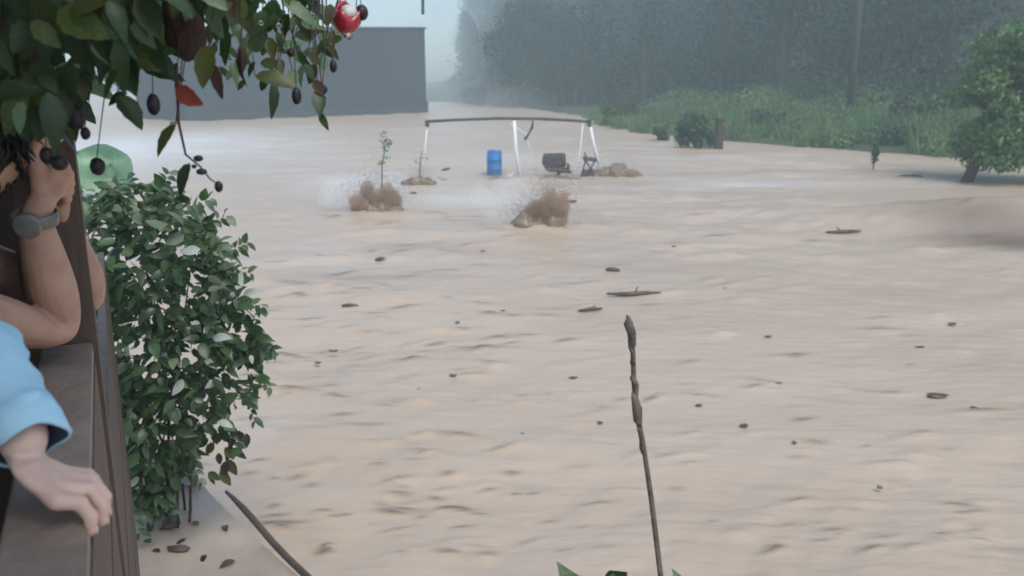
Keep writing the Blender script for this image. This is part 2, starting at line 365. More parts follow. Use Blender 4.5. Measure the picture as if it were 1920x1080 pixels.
bm = bmesh.new(); r = random.Random(6)
for px, py, d, sx, sz in ((835, 120, 112, 6, 9), (850, 175, 118, 9, 6), (905, 185, 116, 9, 4), (870, 60, 122, 7, 8), (800, 150, 120, 6, 9), (960, 195, 112, 8, 2.6)):
    c = at(px, py, d); lumpy(bm, TM(c, (0, 0, 0), (sx, 8, sz)), 2, .25, 1.4, px)
M_rain = bpy.data.materials.new('valley_mist'); M_rain.use_nodes = True; n = M_rain.node_tree.nodes; n.remove(n['Principled BSDF']); pv = n.new('ShaderNodeVolumePrincipled')
pv.inputs['Color'].default_value = (.9, .97, 1, 1); pv.inputs['Density'].default_value = .022; M_rain.node_tree.links.new(pv.outputs[0], n['Material Output'].inputs['Volume'])
tag(build('mist', bm, M_rain), 'pale mist hanging over the water beyond the grey wall', kind='stuff')

# ------------------------------------------------------------------ grey building
def grey_building():
    A = on(350, 228); B = on(800, 211); d = (B - A); L = d.length; d.normalize(); nrm = Vector((d.y, -d.x, 0))
    if nrm.y > 0: nrm = -nrm
    root = empty('grey_building', (A + B) / 2, 'long blank grey building wall standing in the flood behind the hanging branches', 'building')
    ang = math.atan2(d.y, d.x); Hh = 9.0; depth = 9.0
    mid = (A + B) / 2 - nrm * depth / 2
    def slope(bm, lo=5.0):          # the roof line falls a little towards the left end
        for v in bm.verts:
            if v.co.z > lo: v.co.z -= 1.15 * max(-.02, 1 - (v.co - A).dot(d) / L)
    bm = bmesh.new(); box(bm, TM((mid.x, mid.y, Hh / 2 - 1), (0, 0, ang)), L, depth, Hh + 2 - .3, .05); slope(bm); build('wall', bm, M_wall, root)
    bm = bmesh.new(); box(bm, TM((mid.x, mid.y, Hh - .05), (0, 0, ang)), L + .24, depth + .24, .24, .03); slope(bm); build('roof_edge', bm, M_cap, root)
    bm = bmesh.new(); c = B + d * .35 - nrm * 1.5; box(bm, TM((c.x, c.y, .4), (0, 0, ang)), 1.2, 1.6, 1.6, .08); build('side_plinth', bm, M_wall, root)
    bm = bmesh.new(); c = (A + B) / 2 + nrm * .06; box(bm, TM((c.x, c.y, .2), (0, 0, ang)), L - .1, .1, .9, .03); build('base_band', bm, M_cap, root)
grey_building()

# ------------------------------------------------------------------ trees, pole and bushes out on the flood
def blob_tree(name, base, label, h, w, n, leaf, m, trunk_r, lean=(0, 0), crown_lo=.3, blobs=26, seed=1, cat='tree', group=None, lobes=None):
    r = random.Random(seed); root = empty(name, base, label, cat, group)
    T = bmesh.new(); top = base + Vector((lean[0], lean[1], h * .7))
    tube(T, [base - Vector((0, 0, .6)), base + Vector((lean[0] * .3, lean[1] * .3, h * .2)), base + Vector((lean[0] * .6, lean[1] * .6, h * .4)), top], [trunk_r * 1.25, trunk_r, trunk_r * .75, trunk_r * .25], 10)
    C, Rr = [], []
    for i in range(blobs):
        a = r.uniform(0, 6.28); f = r.random(); q = math.sqrt(r.random())
        z = crown_lo + (1 - crown_lo) * f; prof = math.sin(math.pi * min(1, .18 + .8 * f)) ** .6
        c = base + Vector((lean[0] + math.cos(a) * w * q * prof, lean[1] + math.sin(a) * w * q * prof, h * z))
        s = w * r.uniform(.22, .42); C.append(tuple(c)); Rr.append((s, s, s * r.uniform(.6, .9)))
        k = base + Vector((lean[0] * .5, lean[1] * .5, h * r.uniform(.22, .5)))
        tube(T, [k, k.lerp(c, .5) + Vector((0, 0, .1 * h * r.random())), c], [trunk_r * .4, trunk_r * .25, trunk_r * .06], 6)
    build('trunk', T, M_bark, root, True)
    V, Fc = leaf_cloud(C, Rr, n, leaf, upbias=.5, r=np.random.default_rng(seed)); mesh_np('crown', V, Fc, m, root)
    return root
b0 = on(1800, 343)
blob_tree('orchard_tree', b0, 'leafy green tree standing in the flood at the right edge', 5.3, 2.5, 17000, .12, M_tree, .17, lean=(2.15, .3), crown_lo=.1, blobs=54, seed=12)
b1 = at(1010, 196, 118); b1.z = 0
blob_tree('hazy_tree', b1, 'dark rounded tree fading into mist behind the white frame', 13, 7.0, 14000, .3, M_forest, .3, crown_lo=.08, blobs=44, seed=5)
def bush(name, base, label, w, h, n, m, seed, leaf=.1, stems=5, group=None, cat='bush'):
    r = random.Random(seed); root = empty(name, base, label, cat, group); C, Rr = [], []; T = bmesh.new()
    for i in range(9):
        c = base + Vector((r.uniform(-.6, .6) * w, r.uniform(-.5, .5) * w, h * r.uniform(.25, .8))); C.append(tuple(c)); s = r.uniform(.3, .5); Rr.append((w * s * .8, w * s * .8, h * s * .75))
        if i < stems: tube(T, [base - Vector((0, 0, .3)), base.lerp(c, .6), c], [.03, .022, .008], 5)
    build('stem', T, M_bark, root); V, Fc = leaf_cloud(C, Rr, n, leaf, upbias=.6, r=np.random.default_rng(seed)); mesh_np('foliage', V, Fc, m, root)
    return root
bush('shrub', on(1306, 277), 'dense dark green shrub in the water beside the square stump', 1.45, 1.75, 3600, M_shrubfar, 21)
bush('shrub', on(1235, 263), 'small low bush poking out of the water left of the dense shrub', .62, .8, 1200, M_shrubfar, 22)
bush('shrub', on(1160, 237), 'rounded bush at the near tip of the grassy bank', 1.8, 2.1, 2600, M_bushfar, 23, .14)
bush('shrub', on(1690, 283), 'dark bush on the water line between pole and right tree', 1.5, 1.3, 2200, M_shrubfar, 24)
bush('shrub', on(1450, 255), 'pale bush on the bank behind the square stump', 2.0, 1.8, 2600, M_bushfar, 25, .14)
bush('shrub', on(1760, 275) + Vector((0, 3, .3)), 'tall bush on the bank just left of the right tree', 1.6, 2.3, 3000, M_bushfar, 26, .13)
# stump
s0 = on(1346, 279); st = empty('tree_stump', s0, 'square dark stump rising from the water beside the dense shrub', 'stump')
bm = bmesh.new(); tube(bm, [s0 - Vector((0, 0, .5)), s0 + Vector((0, 0, .1)), s0 + Vector((.03, 0, .8)), s0 + Vector((.05, 0, 1.55)), s0 + Vector((.04, 0, 1.58))], [.3, .27, .23, .24, .15], 9); build('trunk', bm, M_bark, st)
bm = bmesh.new(); tube(bm, [s0 + Vector((.2, 0, .9)), s0 + Vector((.35, .02, 1.15))], [.06, .03], 6); build('branch_stub', bm, M_bark, st)
# pole
p0 = on(1588, 258); p0.z = max(0, bank_z(p0.x, p0.y)); ur = empty('utility_pole', p0, 'tall dark pole rising from the grassy bank before the forest', 'pole')
bm = bmesh.new(); tube(bm, [p0 - Vector((0, 0, 1)), p0 + Vector((0, 0, 5)), p0 + Vector((0, 0, 10.5))], [.25, .22, .18], 10); build('shaft', bm, M_pole, ur, True)

def sapling(base, label, h, lean, n, leaf, seed, m=L_pale, top=.45):
    r = random.Random(seed); root = empty('sapling', base, label, 'sapling'); T = bmesh.new()
    tip = base + Vector((lean, 0, h)); tube(T, [base - Vector((0, 0, .4)), base.lerp(tip, .5) + Vector((-lean * .2, 0, 0)), tip], [.03, .022, .01], 6)
    build('stem', T, M_twig, root)
    C = [tuple(base.lerp(tip, r.uniform(1 - top, 1.08)) + Vector((r.uniform(-.12, .12), r.uniform(-.1, .1), 0))) for _ in range(6)]
    V, Fc = leaf_cloud(C, [(.13, .13, .12)] * 6, n, leaf, r=np.random.default_rng(seed)); mesh_np('foliage', V, Fc, m, root)
sapling(on(714, 360), 'thin leafy sapling standing in the flood above the left surge', 1.7, .25, 46, .075, 31, M_tree)
sapling(on(786, 345), 'bare slim sapling beside the left leg of the frame', 1.15, .12, 18, .05, 32, M_tree)
sapling(on(1636, 318), 'small pale leaved sapling half sunk left of the right tree', 1.0, .12, 160, .12, 33, M_bushfar, .9)

# ------------------------------------------------------------------ white canopy frame and what stands under it
def canopy():
    D = on(985, 332).y
    g = lambda px, py, dd=0: at(px, py, D + dd)
    root = empty('canopy_frame', on(960, 332), 'white legged canopy frame with a dark top bar standing in the flood', 'frame')
    bm = bmesh.new(); tube(bm, [g(801, 228), g(850, 225), g(930, 222), g(1010, 222.5), g(1080, 226), g(1106, 229)], .052, 8); build('top_bar', bm, M_dark, root, True)
    for px, py in ((801, 231), (1105, 231)):
        bm = bmesh.new(); c = g(px, py); box(bm, TM(c), .15, .17, .24, .02); build('end_bracket', bm, M_dark, root)
    def leg(pts, r):
        bm = bmesh.new(); tube(bm, pts, r, 8); build('leg', bm, M_white, root, True)
    leg([g(1106, 234), g(1113, 270), g(1127, 322)], .06)
    leg([g(964, 226), g(967, 280), g(977, 340)], [.06, .075, .095])
    leg([g(801, 236), g(797, 280), g(790, 338)], .028)
    leg([g(1093, 230, 1.2), g(1088, 280, .6), g(1078, 332)], .026)
    leg([g(955, 232, 2.0), g(985, 250, 2.2), g(1012, 335, 2.2)], .02)
    bm = bmesh.new(); c = g(998, 238); tube(bm, [g(999, 224), c, g(992, 250), g(984, 262)], [.02, .055, .03, .07], 6); build('hanging_strap', bm, M_dark, root)
    bm = bmesh.new(); tube(bm, [g(975, 322, .3), g(960, 327, .2), g(948, 332, 0)], .035, 6); build('brace', bm, M_white, root)
    # blue drum
    b = on(927, 336); b.y = D + .9; b.x = at(927, 330, D + .9).x; b.z = -.15
    rt = empty('blue_drum', b, 'bright blue plastic drum standing under the canopy frame', 'barrel')
    bm = bmesh.new(); prof = [(.0, .0), (.27, .0), (.285, .05), (.285, .33), (.30, .35), (.30, .39), (.285, .41), (.285, .68), (.30, .70), (.30, .74), (.285, .76), (.275, 1.02), (.255, 1.06), (.25, 1.04), (0, 1.04)]
    prev = None; S = 20
    for rr, z in prof:
        ring = [bm.verts.new(b + Vector((rr * math.cos(2 * math.pi * k / S), rr * math.sin(2 * math.pi * k / S), z))) for k in range(S)] if rr else [bm.verts.new(b + Vector((0, 0, z)))]
        if prev:
            for k in range(S):
                q = [prev[k % len(prev)], prev[(k + 1) % len(prev)], ring[(k + 1) % len(ring)], ring[k % len(ring)]]
                q = list(dict.fromkeys(q)); bm.faces.new(q)
        prev = ring
    build('body', bm, M_blue, rt, True)
    bm = bmesh.new(); tube(bm, [b + Vector((.1, -.05, 1.03)), b + Vector((.1, -.05, 1.075))], .04, 8); build('bung', bm, M_white, rt)
    # dark chair: rounded back, seat pad, pedestal
    c = g(1045, 318); c.z = .12
    rt = empty('chair', c, 'black padded chair with rounded back under the canopy frame', 'chair')
    def gz(px, py, dd=0): return g(px, py, dd)
    bm = bmesh.new(); cc = gz(1040, 300, .25); box(bm, TM(cc, (R(-14), 0, R(12))), .86, .13, .52, .06); build('backrest', bm, M_blackf, rt, True)
    bm = bmesh.new(); cc = gz(1046, 318, -.1); box(bm, TM(cc, (R(4), R(6), R(8))), .92, .72, .13, .055); build('seat', bm, M_blackf, rt, True)
    for k, (px, py) in enumerate(((1019, 303), (1066, 314))):
        bm = bmesh.new(); a = gz(px, py, -.25); tube(bm, [a + Vector((0, .5, -.12)), a + Vector((0, .45, .1)), a + Vector((0, 0, .1)), a + Vector((0, -.03, -.12))], .035, 6); build('armrest', bm, M_blackf, rt, True)
    bm = bmesh.new(); tube(bm, [gz(1046, 322), gz(1048, 332), gz(1048, 344)], [.06, .09, .28], 8); build('pedestal', bm, M_dark, rt)
    # dark folding stool by the right leg
    rt = empty('folding_stool', g(1105, 332), 'dark folding stool tilted against the right leg of the frame', 'stool')
    bm = bmesh.new(); box(bm, TM(g(1106, 298, -.2), (R(8), R(6), 0)), .52, .4, .07, .02); build('seat', bm, M_dark, rt)
    for p, q in (((1096, 296), (1116, 334)), ((1116, 300), (1098, 334)), ((1096, 286), (1100, 300)), ((1098, 300), (1090, 332))):
        bm = bmesh.new(); tube(bm, [g(*p, -.25), g(*q, -.1)], .028, 6); build('leg', bm, M_dark, rt)
canopy()

M_mist = bpy.data.materials.new('brown_mist'); M_mist.use_nodes = True
n = M_mist.node_tree.nodes; n.remove(n['Principled BSDF']); pv = n.new('ShaderNodeVolumePrincipled'); pv.inputs['Color'].default_value = (.60, .45, .34, 1); pv.inputs['Density'].default_value = 6.5
M_mist.node_tree.links.new(pv.outputs[0], n['Material Output'].inputs['Volume'])
M_wmist = bpy.data.materials.new('white_mist'); M_wmist.use_nodes = True
n = M_wmist.node_tree.nodes; n.remove(n['Principled BSDF']); pv = n.new('ShaderNodeVolumePrincipled'); pv.inputs['Color'].default_value = (.96, .95, .93, 1); pv.inputs['Density'].default_value = .5
M_wmist.node_tree.links.new(pv.outputs[0], n['Material Output'].inputs['Volume'])
# ------------------------------------------------------------------ surges of muddy water
def surge(base, label, w, h, seed, m=M_mud, spray=1400, lean=0, plume=1.0):
    r = random.Random(seed); nr = np.random.default_rng(seed); root = empty('water_surge', base, label, 'splash')
    bm = bmesh.new()
    for k in range(9):
        f = k / 8 * 2 - 1; hh = h * (1 - .45 * abs(f) ** 2) * r.uniform(.55, .95)
        lumpy(bm, TM(base + Vector((f * w * .42 + lean * hh * .5, r.uniform(-.12, .12) * w, hh * .12)), (0, r.uniform(-.2, .3) + lean, r.uniform(0, 6)), (w * r.uniform(.18, .26), w * r.uniform(.16, .24), hh * .36)), 3, .26, 1.6, seed * 10 + k)
    me = bpy.data.meshes.new('crest'); bm.to_mesh(me); bm.free(); tmp = bpy.data.objects.new('crest', me); COL.objects.link(tmp)
    rm = tmp.modifiers.new('fuse', 'REMESH'); rm.mode = 'VOXEL'; rm.voxel_size = .03; sm = tmp.modifiers.new('smooth', 'SMOOTH'); sm.iterations = 12
    tx = bpy.data.textures.new('surge', 'CLOUDS'); tx.noise_scale = .12; dm = tmp.modifiers.new('chop', 'DISPLACE'); dm.texture = tx; dm.strength = .07; dm.texture_coords = 'GLOBAL'
    me2 = bpy.data.meshes.new_from_object(tmp.evaluated_get(bpy.context.evaluated_depsgraph_get())); bpy.data.objects.remove(tmp)
    me2.materials.clear(); me2.materials.append(m); me2.polygons.foreach_set('use_smooth', [True] * len(me2.polygons)); link('crest', me2, root)
    def cloud(nm, mm, n, size, fn):
        p = np.array([tuple(fn()) for _ in range(n)]); nn = nr.normal(size=(n, 3)); nn /= np.linalg.norm(nn, axis=1, keepdims=True)
        t = np.cross(nn, nr.normal(size=(n, 3))); t /= np.linalg.norm(t, axis=1, keepdims=True); b = np.cross(nn, t); sz = (size * nr.uniform(.4, 1.5, n))[:, None]
        V = np.stack([p + t * sz, p + b * sz + nn * sz * .6, p - t * sz, p - b * sz - nn * sz * .6], 1).reshape(-1, 3)
        mesh_np(nm, V, np.arange(4 * n).reshape(-1, 4), mm, root)['kind'] = 'stuff'
    def puff(nm, mm, n, fn, vox):
        bm = bmesh.new()
        for k in range(n): c_, s_ = fn(); lumpy(bm, TM(c_, (0, 0, 0), s_), 2, .4, 2, seed * 31 + k)
        me = bpy.data.meshes.new(nm); bm.to_mesh(me); bm.free(); tmp = bpy.data.objects.new(nm, me); COL.objects.link(tmp)
        rm = tmp.modifiers.new('fuse', 'REMESH'); rm.mode = 'VOXEL'; rm.voxel_size = vox
        me2 = bpy.data.meshes.new_from_object(tmp.evaluated_get(bpy.context.evaluated_depsgraph_get())); bpy.data.objects.remove(tmp)
        me2.materials.clear(); me2.materials.append(mm); link(nm, me2, root)['kind'] = 'stuff'
    if plume:
        r2 = random.Random(seed + 99); puff('white_mist', M_wmist, 9, lambda: (base + Vector((-.55 * w + r2.gauss(0, .45) * w, .5 + r2.gauss(0, .35), h * r2.uniform(.1, .65))), (w * r2.uniform(.2, .4), .4, h * r2.uniform(.2, .38))), .08)
        bm = bmesh.new()
        for k in range(10):
            f = r.uniform(-1, 1); hh = h * r.uniform(.45, 1.0) * (1 - .4 * f * f)
            lumpy(bm, TM(base + Vector((f * w * .45 + lean * hh, r.uniform(-.2, .2) * w, hh * .5)), (0, lean, 0), (w * .19, w * .17, hh * .42)), 3, .5, 2.6, seed * 20 + k)
        me = bpy.data.meshes.new('mist'); bm.to_mesh(me); bm.free(); tmp = bpy.data.objects.new('mist', me); COL.objects.link(tmp)
        rm = tmp.modifiers.new('fuse', 'REMESH'); rm.mode = 'VOXEL'; rm.voxel_size = .045; sm = tmp.modifiers.new('smooth', 'SMOOTH'); sm.iterations = 2
        me2 = bpy.data.meshes.new_from_object(tmp.evaluated_get(bpy.context.evaluated_depsgraph_get())); bpy.data.objects.remove(tmp)
        me2.materials.clear(); me2.materials.append(M_mist); link('mist', me2, root)['kind'] = 'stuff'
    def ring():
        f = r.gauss(0, .38); up_ = abs(r.gauss(0, .42)); return base + Vector((f * w + lean * h * up_ * 2.2, r.gauss(0, .12) * w, h * (.3 + up_) * (1 - .3 * min(1, abs(f)))))
    cloud('spray', m, spray * 3, .009, ring)
    if plume:
        cloud('fine_spray', M_spray, int(spray * 4), .006, lambda: base + Vector((r.gauss(0, .42) * w + lean * h, r.gauss(0, .2) * w, h * abs(r.gauss(.35, .55)) * plume)))
        cloud('pale_spray', M_foam, int(spray * 3), .006, lambda: base + Vector((r.gauss(-.35, .5) * w, r.gauss(.3, .35) * w, h * abs(r.gauss(.1, .5)) * plume)))
surge(on(705, 400), 'dark brown surge of water breaking below the thin sapling', 1.15, 1.15, 3)
surge(on(1003, 430), 'tall dark brown surge of water breaking in front of the canopy frame', 1.15, 1.35, 8, lean=.25, plume=1.2)
surge(on(1150, 331), 'low brown mound of water piling up right of the frame', 1.8, 1.15, 5, spray=500, plume=0)
surge(on(786, 347), 'small brown heap of water round the bare sapling', 1.0, .8, 6, spray=500, plume=0)
surge(on(938, 340), 'low brown ripple breaking at the foot of the blue drum', 1.0, .35, 9, spray=300, plume=0)
surge(on(1042, 338), 'brown wave lapping under the black chair', 1.6, .42, 10, spray=300, plume=0)

# ------------------------------------------------------------------ floating debris
def stick(px0, py0, px1, py1, label, r=.03, z=.03, seed=0, twig=True):
    q = random.Random(seed); a, b = on(px0, py0, z), on(px1, py1, z); root = empty('driftwood', (a + b) / 2, label, 'driftwood', 'driftwood floating on the flood')
    bm = bmesh.new(); pts = [a.lerp(b, t) + Vector((q.uniform(-1, 1), q.uniform(-1, 1), q.uniform(-.3, .8))) * (b - a).length * .035 for t in (0, .25, .5, .75, 1)]
    tube(bm, pts, [r * k for k in (.45, .9, 1.1, .9, .5)], 7); build('branch', bm, M_drift, root, True)
    if twig:
        bm = bmesh.new(); p = pts[2]; tube(bm, [p, p + Vector((q.uniform(-.2, .2), .1, .12)) * (b - a).length], [r * .5, r * .2], 5); build('twig', bm, M_drift, root)
stick(1140, 553, 1236, 549, 'long dark stick floating above the tip of the tall stalk', .04, seed=1)
stick(1135, 506, 1162, 507, 'short dark stick floating above the long stick', .05, seed=2)
stick(1550, 435, 1612, 434, 'thin dark stick floating in front of the right tree', .045, seed=3)
stick(1085, 582, 1130, 578, 'pale short stick floating left of the tip of the tall stalk', .03, seed=4)
stick(828, 320, 843, 316, 'upper small dark stick beside the left end of the frame', .045, z=.3, seed=6, twig=False)
stick(640, 574, 672, 573, 'dark flat stick floating on the water below the left surge', .035, seed=5)
def clump(px, py, w, label, seed, group='bits of debris floating on the flood'):
    c = on(px, py, .008); root = empty('debris_clump', c, label, 'debris', group); s = w * c.y / F * .5; q = random.Random(seed)
    bm = bmesh.new(); lumpy(bm, TM(c, (0, 0, q.uniform(-.3, .3)), (s, s * .75, min(.16 * s, .035))), 2, .5, 1.6, seed); build('clod', bm, M_silt, root, True)
    bm = bmesh.new()
    for k in range(7):
        a = q.uniform(0, 6.28); o = c + Vector((q.uniform(-.8, .8) * s, q.uniform(-.6, .6) * s, .012)); dv = Vector((math.cos(a) * s * q.uniform(.5, 1.1), math.sin(a) * s * .7, s * q.uniform(-.02, .14))); tube(bm, [o - dv, o + Vector((0, 0, s * .05)), o + dv], [s * .05, s * .1, s * .03], 5)
    build('twig', bm, M_drift, root)
clump(1705, 330, 36, 'dark clump floating between the small sapling and the right tree', 1)
clump(1850, 424, 34, 'dark clump riding on the swell near the right edge', 2)
clump(1757, 742, 34, 'brown clump floating alone in the lower right water', 3)
clump(833, 338, 18, 'lower small dark lump beside the left end of the frame', 4)
clump(775, 362, 13, 'small dark lump right of the left surge', 5)
clump(711, 485, 20, 'small dark clump with a wake left of centre', 6)
clump(1070, 377, 22, 'brown clump just right of the tall surge', 7)
for k, (px, py, ww) in enumerate([(808, 572, 14), (860, 588, 17), (858, 605, 14), (943, 583, 14), (905, 471, 13), (1018, 497, 16), (625, 659, 24), (596, 681, 20), (850, 704, 20), (785, 730, 12), (1075, 710, 24), (980, 815, 14), (735, 905, 20), (1125, 793, 18), (1440, 632, 20), (1725, 652, 24), (1785, 608, 22), (1460, 720, 22), (1825, 765, 22), (1265, 462, 16), (760, 800, 14), (1650, 915, 20), (1490, 830, 16), (1395, 798, 26), (1310, 760, 20), (1358, 541, 14)]):
    clump(px, py, ww * .62, 'small dark bit of debris floating on the open brown water', 20 + k)

# ------------------------------------------------------------------ terrace below, pipe, rubble
TZ = .5
def terrace():
    pts = [on(330, 850, TZ), on(400, 925, TZ), on(480, 1004, TZ), on(575, 1100, TZ)]
    d = (pts[-1] - pts[0]); far = pts[0] - d.normalized() * .6; near = pts[-1] + d.normalized() * 5
    poly = [far] + pts + [near, Vector((-7, near.y, TZ)), Vector((-7, far.y, TZ))]
    r = random.Random(2); bm = bmesh.new(); top = [bm.verts.new((p.x + r.uniform(-.03, .03), p.y, TZ)) for p in poly]; bot = [bm.verts.new((p.x, p.y, -1.0)) for p in poly]
    bm.faces.new(top); n = len(top)
    for i in range(n): bm.faces.new((top[i], top[(i + 1) % n], bot[(i + 1) % n], bot[i]))
    tag(build('terrace', bm, M_conc), 'wet grey concrete terrace below the balcony', kind='structure')
    a, b = on(425, 930, TZ), on(640, 1160, TZ)
    bm = bmesh.new(); q = [a.lerp(b, t) + Vector((0, 0, .035 + .012 * math.sin(t * 9))) for t in np.linspace(0, 1, 12)]; tube(bm, q, [.012, .018] + [.023] * 10, 9)
    tag(build('pole', bm, M_pipe, None, True), 'dark pole lying diagonally along the terrace edge', 'pole')
terrace()
def rock(name, px, py, s, label, m, cat, seed, z=TZ, sc=(1, .8, .6)):
    c = on(px, py, z); bm = bmesh.new(); lumpy(bm, TM(c + Vector((0, 0, s * .35)), (0, 0, seed), tuple(s * k for k in sc)), 2, .35, 1.3, seed); tag(build(name, bm, m, None, True), label, cat)
rock('stone', 285, 925, .10, 'pale upright stone at the foot of the railing', M_stone, 'stone', 1, sc=(.6, .6, 1.2))
rock('stone', 320, 985, .075, 'dark flat stone in the wet on the terrace', M_drift, 'stone', 2, sc=(1.3, .8, .35))
rock('stone', 335, 1032, .05, 'brown flat stone nearest on the terrace', M_drift, 'stone', 3, sc=(1.5, .8, .3))
bm = bmesh.new(); c = on(343, 910, TZ); box(bm, TM(c + Vector((0, 0, .06)), (R(8), R(5), .5)), .2, .14, .12, .008); tag(build('brick', bm, mat('brick_grey_brown', (.25, .21, .19), rough=.8, scale=15, bump=.4), None), 'grey brown brick on the terrace below the bush', 'brick')

# ------------------------------------------------------------------ leaves
def leaf_mesh(name, m, wide=.42, bend=.25, fold=.12, n=7, serr=0.0, tipw=.0):
    bm = bmesh.new(); rows = []
    for i in range(n + 1):
        t = i / n; wd = wide * .5 * (math.sin(math.pi * t ** .8) ** .85 if 0 < t < 1 else 0) * (1 + (serr if i % 2 else -serr)) + 1e-4
        y = t; z = -bend * t * t
        rows.append([bm.verts.new((-wd, y, z + fold * wd)), bm.verts.new((0, y, z)), bm.verts.new((wd, y, z + fold * wd))])
    for A, B in zip(rows, rows[1:]):
        bm.faces.new((A[0], A[1], B[1], B[0])); bm.faces.new((A[1], A[2], B[2], B[1]))
    me = bpy.data.meshes.new(name); bm.to_mesh(me); bm.free(); me.materials.append(m)
    me.polygons.foreach_set('use_smooth', [True] * len(me.polygons)); return me
def leaf_matrix(base, tip, face):
    y = (tip - base); L = y.length; y.normalize(); z = (face - y * face.dot(y)).normalized(); x = y.cross(z)
    Mx = Matrix((x, y, z)).transposed().to_4x4(); return Matrix.Translation(base) @ Mx @ Matrix.Diagonal((L, L, L, 1))
def put_leaf(me, Mx, parent, name='leaf'):
    o = bpy.data.objects.new(name, me); COL.objects.link(o); o.parent = parent; o.matrix_parent_inverse = parent.matrix_world.inverted(); o.matrix_basis = Mx; return o
KIND = {}
for nm, m in (('green', L_green), ('olive', L_olive), ('pale', L_pale), ('white', L_white), ('red', L_red), ('brown', L_brown)):
    KIND[nm] = [leaf_mesh('leaf_' + nm, m, wd, bd, .25, 8, .06) for wd, bd in ((.5, .2), (.42, .4), (.56, .1), (.34, .55))]
BL = [leaf_mesh('bush_leaf', m, wd, bd, .25, 5, .05) for m in (L_bush, L_bush, L_bush2) for wd, bd in ((.55, .25), (.45, .5), (.62, .12))]
BW = [leaf_mesh('bush_pale_leaf', L_white, .5, .3, .2, 5)]

